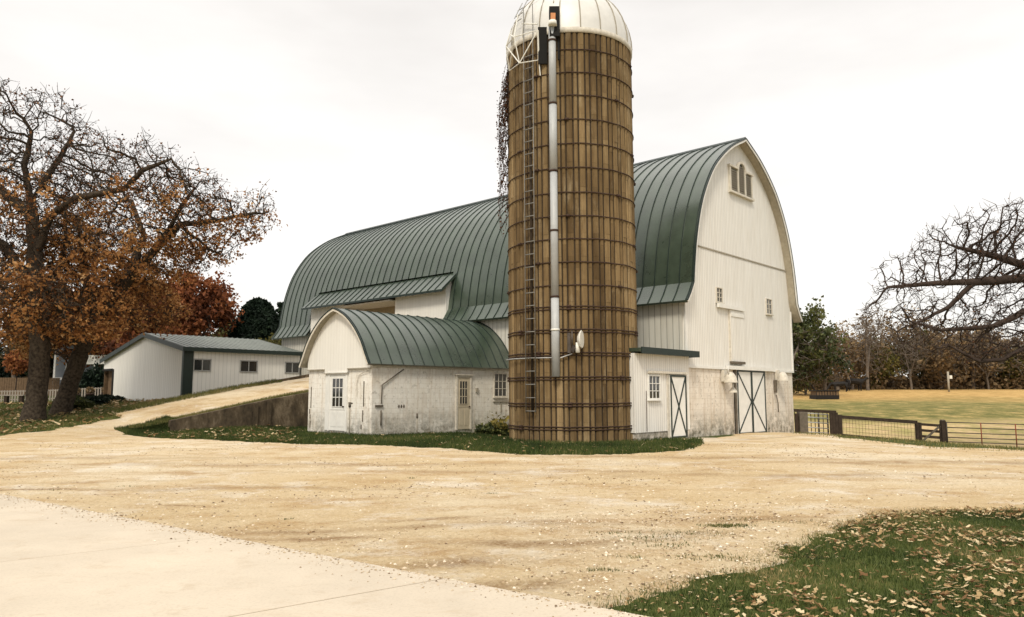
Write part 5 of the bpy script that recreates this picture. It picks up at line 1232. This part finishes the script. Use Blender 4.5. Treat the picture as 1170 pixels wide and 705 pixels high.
def cow(px, Y, rz, s, label, graze):
    p = pt(px, Y); t = empty('cow', tuple(p), rz); tag(t, label, 'cow', 'black cattle grazing far across the field'); t.scale = (s, s, s)
    hd = [(1.05,0,1.12,.2),(1.35,0,.75 if graze else 1.3,.14),(1.6,0,.35 if graze else 1.42,.12),(1.8,0,.2 if graze else 1.32,.075)]
    pts = [(-.75,0,1.12,.3),(-.2,0,1.05,.36),(.4,0,1.05,.37),(.8,0,1.1,.3)]+hd; ed_ = [(i, i+1) for i in range(7)]
    for bx, by, at_ in ((-.8,.2,0),(-.8,-.2,0),(.62,.2,3),(.62,-.2,3)):
        b0_ = len(pts); back = -.07 if bx < 0 else .0
        pts += [(bx,by,.8,.15),(bx+back,by,.42,.075),(bx,by,.08,.055),(bx+.05,by,.0,.06)]; ed_ += [(at_, b0_),(b0_, b0_+1),(b0_+1, b0_+2),(b0_+2, b0_+3)]
    b0_ = len(pts); pts += [(-1.02,0,1.2,.05),(-1.1,0,.8,.03),(-1.1,0,.5,.045)]; ed_ += [(0,b0_),(b0_,b0_+1),(b0_+1,b0_+2)]
    for sy in (-1, 1): pts.append((hd[2][0]-.06, sy*.2, hd[2][2]+.08, .035)); ed_.append((6, len(pts)-1))
    bm = bmesh.new(); lay = bm.verts.layers.skin.verify(); vs = []
    for i, q_ in enumerate(pts): v_ = bm.verts.new(q_[:3]); v_[lay].radius = (q_[3], q_[3]); v_[lay].use_root = (i == 1); vs.append(v_)
    for a, b_ in ed_: bm.edges.new((vs[a], vs[b_]))
    me = bpy.data.meshes.new('body'); bm.to_mesh(me); bm.free(); o = link('body', me, M['black'], t)
    o.modifiers.new('skin', 'SKIN'); ss = o.modifiers.new('smooth', 'SUBSURF'); ss.levels = 1; ss.render_levels = 1
def cows():
    specs = [(919, 104, .3, 1.0, 'black cow closest to the barn, standing at the far field edge', True), (960, 103, 2.9, 1.0, 'black cow between two others at the far field edge, right of the feeder', True), (977, 106, .2, 1.25, 'larger black cow rightmost of the three at the far field edge', False)]
    for s_ in specs: cow(*s_)
cows()
p = pt(941.5, 84); fd = empty('hay_feeder', tuple(p)); tag(fd, 'dark square hay feeder standing in the yellow field', 'feeder')
mb = MB(); mb.box(-1.15, 1.15, -.9, .9, .35, .95); mb.build('hay', M['wood_brown'], fd)
mb = MB()
for y in (-.95, .95): mb.box(-1.25, 1.25, y-.04, y+.04, .0, .42).box(-1.25, 1.25, y-.04, y+.04, .86, 1.0)
for x in (-1.22, 1.22): mb.box(x-.04, x+.04, -.9, .9, .0, .42).box(x-.04, x+.04, -.9, .9, .86, 1.0)
for k in range(9): x = -1.2+k*.3; mb.box(x-.025, x+.025, -.97, -.91, .42, .86)
mb.build('frame', M['black'], fd)
p = pt(1084.5, 102); up_ = empty('field_post', tuple(p)); tag(up_, 'weathered upright post with a small white box at the far field edge', 'post')
mb = MB(); mb.tube([(0,0,-.2), (0,0,2.7)], .13, 8); mb.build('shaft', M['louver'], up_); mb = MB(); mb.box(.15, .5, -.1, .1, 1.75, 2.2); mb.build('box', M['white_plastic'], up_)

# ------------------------------------------------------------------ left distance: fences, house, pots
P0, P1 = pt(-60, 51), pt(133, 52)
pf_ = empty('picket_fence', tuple(P0)); tag(pf_, 'low whitish picket fence behind the oaks at the left', 'fence'); d = P1-P0; L = Vector((d.x, d.y, 0)).length; n = int(L/.17)
xs = [P0.x+d.x*i/n for i in range(n+1)]; ys = [P0.y+d.y*i/n for i in range(n+1)]; hz = hts(xs, ys)
V = MB()
for i in range(n+1):
    x, y, z = xs[i]-P0.x, ys[i]-P0.y, hz[i]-P0.z; V.box(x-.045, x+.045, y-.012, y+.012, z+.08, z+.92)
V.build('pickets', M['picket'], pf_)
mb = MB(); 
for i in range(0, n-3, 4):
    for zz in (.3, .86): mb.bar((xs[i]-P0.x, ys[i]-P0.y+.03, hz[i]-P0.z+zz), (xs[min(i+4, n)]-P0.x, ys[min(i+4, n)]-P0.y+.03, hz[min(i+4, n)]-P0.z+zz), .035, .07)
mb.build('rails', M['picket'], pf_)
P0, P1 = pt(-60, 64), pt(66, 64)
bf2 = empty('board_fence', tuple(P0)); tag(bf2, 'brown board fence farther back at the left, in front of the dark trees', 'fence'); d = P1-P0; n = int(d.x/.2)
mb = MB(); hz = hts([P0.x+d.x*i/n for i in range(n+1)], [64]*(n+1))
for i in range(n+1): x = d.x*i/n; z = hz[i]-P0.z; mb.box(x-.09, x+.09, -.015, .015, z, z+1.5)
mb.build('boards', M['wood_brown'], bf2)
mb = MB()
for i in range(0, n, 12): x = d.x*i/n; z = hz[i]-P0.z; mb.box(x-.06, x+.06, .015, .13, z-.1, z+1.4)
mb.build('posts', M['wood_dark'], bf2)
hx = gx(96, 66); hs = empty('house', (hx, 66, ht(hx, 66)), R(-12)); tag(hs, 'grey clapboard house with white trim glimpsed between the oak trunk and the steel shed', 'house')
mb = MB(); mb.box(-3.2, 3.6, 0, 8, -.3, 4.1); mb.extr([(-3.2, 4.1), (.2, 7.4), (3.6, 4.1)], 0, 8); mb.build('wall', M['house_blue'], hs)
mb = MB(); 
for a, b_ in (((-3.6, 3.75), (.2, 7.5)), ((.2, 7.5), (4.0, 3.75))): mb.hexa([(a[0], -.4, a[1]), (b_[0], -.4, b_[1]), (b_[0], 8.4, b_[1]), (a[0], 8.4, a[1]), (a[0], -.4, a[1]+.15), (b_[0], -.4, b_[1]+.15), (b_[0], 8.4, b_[1]+.15), (a[0], 8.4, a[1]+.15)])
mb.build('roof', M['shingle'], hs)
mb = MB(); mb.box(-3.25, -3.05, -.03, .0, -.3, 4.1).box(1.0, 1.2, -.03, 0, -.3, 4.1).box(3.45, 3.65, -.03, 0, -.3, 4.1).box(-3.05, 1.0, -.025, 0, 1.3, 1.5); mb.build('corner_boards', M['trim'], hs)
for u in (-1.9, 2.0):
    window(hs, gable_face(0), u, u+.8, 2.3, 3.6, 2, 2, .1)
mb = MB(); mb.box(.9, 4.6, -2.2, -.05, 2.55, 2.7).box(.9, 4.6, -2.2, -2.1, 2.7, 3.3)
for x in (1.0, 2.7, 4.4): mb.box(x, x+.14, -2.2, -2.06, -.3, 2.55)
mb.build('porch', M['trim'], hs)
for px, lab in ((87, 'dark pot with a small plant, leftmost of three along the picket fence'), (103, 'dark pot with a small plant, middle of three along the picket fence'), (121, 'dark pot with a small plant, nearest the steel shed')):
    p = pt(px, 50); t = empty('flower_pot', tuple(p)); tag(t, lab, 'flower pot', 'pots along the picket fence')
    mb = MB(); mb.lathe([(.16, 0), (.24, .42), (.27, .42), (.27, .5), (.2, .5), (.0, .44)], 12); mb.build('pot', M['terracotta'], t)
    g_ = np.random.default_rng(px); leaf_cards('plant', ell((0,0,.68), (.25,.25,.25), 160, g_), .1, g_.random(160), M['brown_leaf'], t, px)
p = pt(8, 44); t = empty('low_bench', tuple(p), .15); tag(t, 'low dark bench with pale top standing on the lawn at the far left', 'bench')
mb = MB(); mb.box(-1.2, .95, -.2, .2, .5, .57); mb.build('seat', M['picket'], t)
for x in (-1.05, 0, .8): mb = MB(); mb.box(x-.08, x+.08, -.16, .16, -.05, .5); mb.build('leg', M['wood_dark'], t)
# young red sapling seen between the trunks
g_ = np.random.default_rng(88); p = pt(17, 57); t = empty('small_tree', tuple(p)); tag(t, 'small bright red-leaved sapling behind the picket fence', 'tree')
mb = MB(); mb.tube([(0,0,-.1), (.05,0,1.6), (0,.05,3.4)], [.06, .045, .015], 6)
for k in range(8): a = k*.8; mb.tube([(0,0,1.7+k*.2), (.7*math.cos(a), .7*math.sin(a), 2.4+k*.2)], [.02, .006], 4)
mb.build('trunk', M['bark_dark'], t); leaf_cards('crown', ell((0,0,2.9), (.95,.9,1.0), 900, g_, .05), .15, np.clip(.6+g_.normal(0, .25, 900), 0, 1), M['maple_leaf'], t, 2)

# undergrowth of the wood (nobody could count it)
def undergrowth(name, label, poly, n, hmax, stops, seed, size):
    g_ = np.random.default_rng(seed); q = scatter(poly, n, g_); z = hts(q[:, 0], q[:, 1]); hh = hmax*(.75+.9*fnoise(q[:, 0]+200, q[:, 1]+200, .12, seed)); P = np.c_[q, z+g_.random(n)**1.2*hh]
    o = leaf_cards(name, P, size, np.clip(.35+fnoise(P[:, 0]+200, P[:, 2]+200, .3, seed)*1.2+g_.normal(0, .15, n), 0, 1), M[stops], None, seed); tag(o, label, 'undergrowth', kind='stuff')
undergrowth('undergrowth', 'brown undergrowth along the foot of the wood beyond the field', [(34, 112), (34, 150), (115, 150), (100, 112)], 30000, 2.4, 'brown_leaf', 71, .42)
undergrowth('undergrowth', 'dark green undergrowth behind the trees at the left', [(-95, 72), (-95, 92), (-20, 92), (-24, 74)], 40000, 5.5, 'conifer', 73, .4)

# ------------------------------------------------------------------ camera, light, world
cam = bpy.data.cameras.new('camera'); co = bpy.data.objects.new('camera', cam); col.objects.link(co)
cam.sensor_width = 36; cam.lens = 36*F/1170; cam.clip_end = 2000; cam.clip_start = .05
co.location = (0, 0, EYE); co.rotation_euler = (PI/2+PITCH, 0, 0); scene.camera = co
EL, AZ = 46, 192
sun = bpy.data.lights.new('sun', 'SUN'); sun.energy = 1.5; sun.angle = R(12); sun.color = (1, .92, .77)
so_ = bpy.data.objects.new('sun', sun); col.objects.link(so_)
sd_ = Vector((math.sin(R(AZ))*math.cos(R(EL)), math.cos(R(AZ))*math.cos(R(EL)), math.sin(R(EL)))); so_.rotation_euler = sd_.to_track_quat('Z', 'Y').to_euler(); so_.location = sd_*60
w = bpy.data.worlds.new('World'); scene.world = w; w.use_nodes = True; nt = w.node_tree; bg = nt.nodes['Background']
sk = nt.nodes.new('ShaderNodeTexSky'); sk.sky_type = 'NISHITA'; sk.sun_disc = False; sk.sun_elevation = R(EL); sk.sun_rotation = R(AZ)
tc = nt.nodes.new('ShaderNodeTexCoord'); cn = noise(nt, scaled(nt, tc.outputs['Generated'], (1, 1, 3.2)), 1.6, 5, .55)
cloud = ramp(nt, cn, [(.34, (5.8, 5.5, 5.15)), (.6, (6.95, 6.66, 6.28))])
sx = N(nt, 'ShaderNodeSeparateXYZ'); nt.links.new(tc.outputs['Generated'], sx.inputs[0])
zen = N(nt, 'ShaderNodeMapRange', interpolation_type='SMOOTHSTEP'); nt.links.new(sx.outputs[2], zen.inputs[0])
for i_, v_ in ((1, .5), (2, 1.0), (3, 1.0), (4, 1.9)): zen.inputs[i_].default_value = v_
cloud = mix(nt, 1, cloud, zen.outputs[0], 'MULTIPLY')
fin = mix(nt, .9, sk.outputs['Color'], cloud)
nt.links.new(fin, bg.inputs['Color']); bg.inputs['Strength'].default_value = .1
vs_ = scene.view_settings; vs_.view_transform = 'Standard'; vs_.look = 'None'; vs_.gamma = 1; vs_.use_curve_mapping = False; vs_.exposure = .72
scene.cycles.max_bounces = 6; scene.cycles.diffuse_bounces = 3; scene.cycles.use_denoising = True
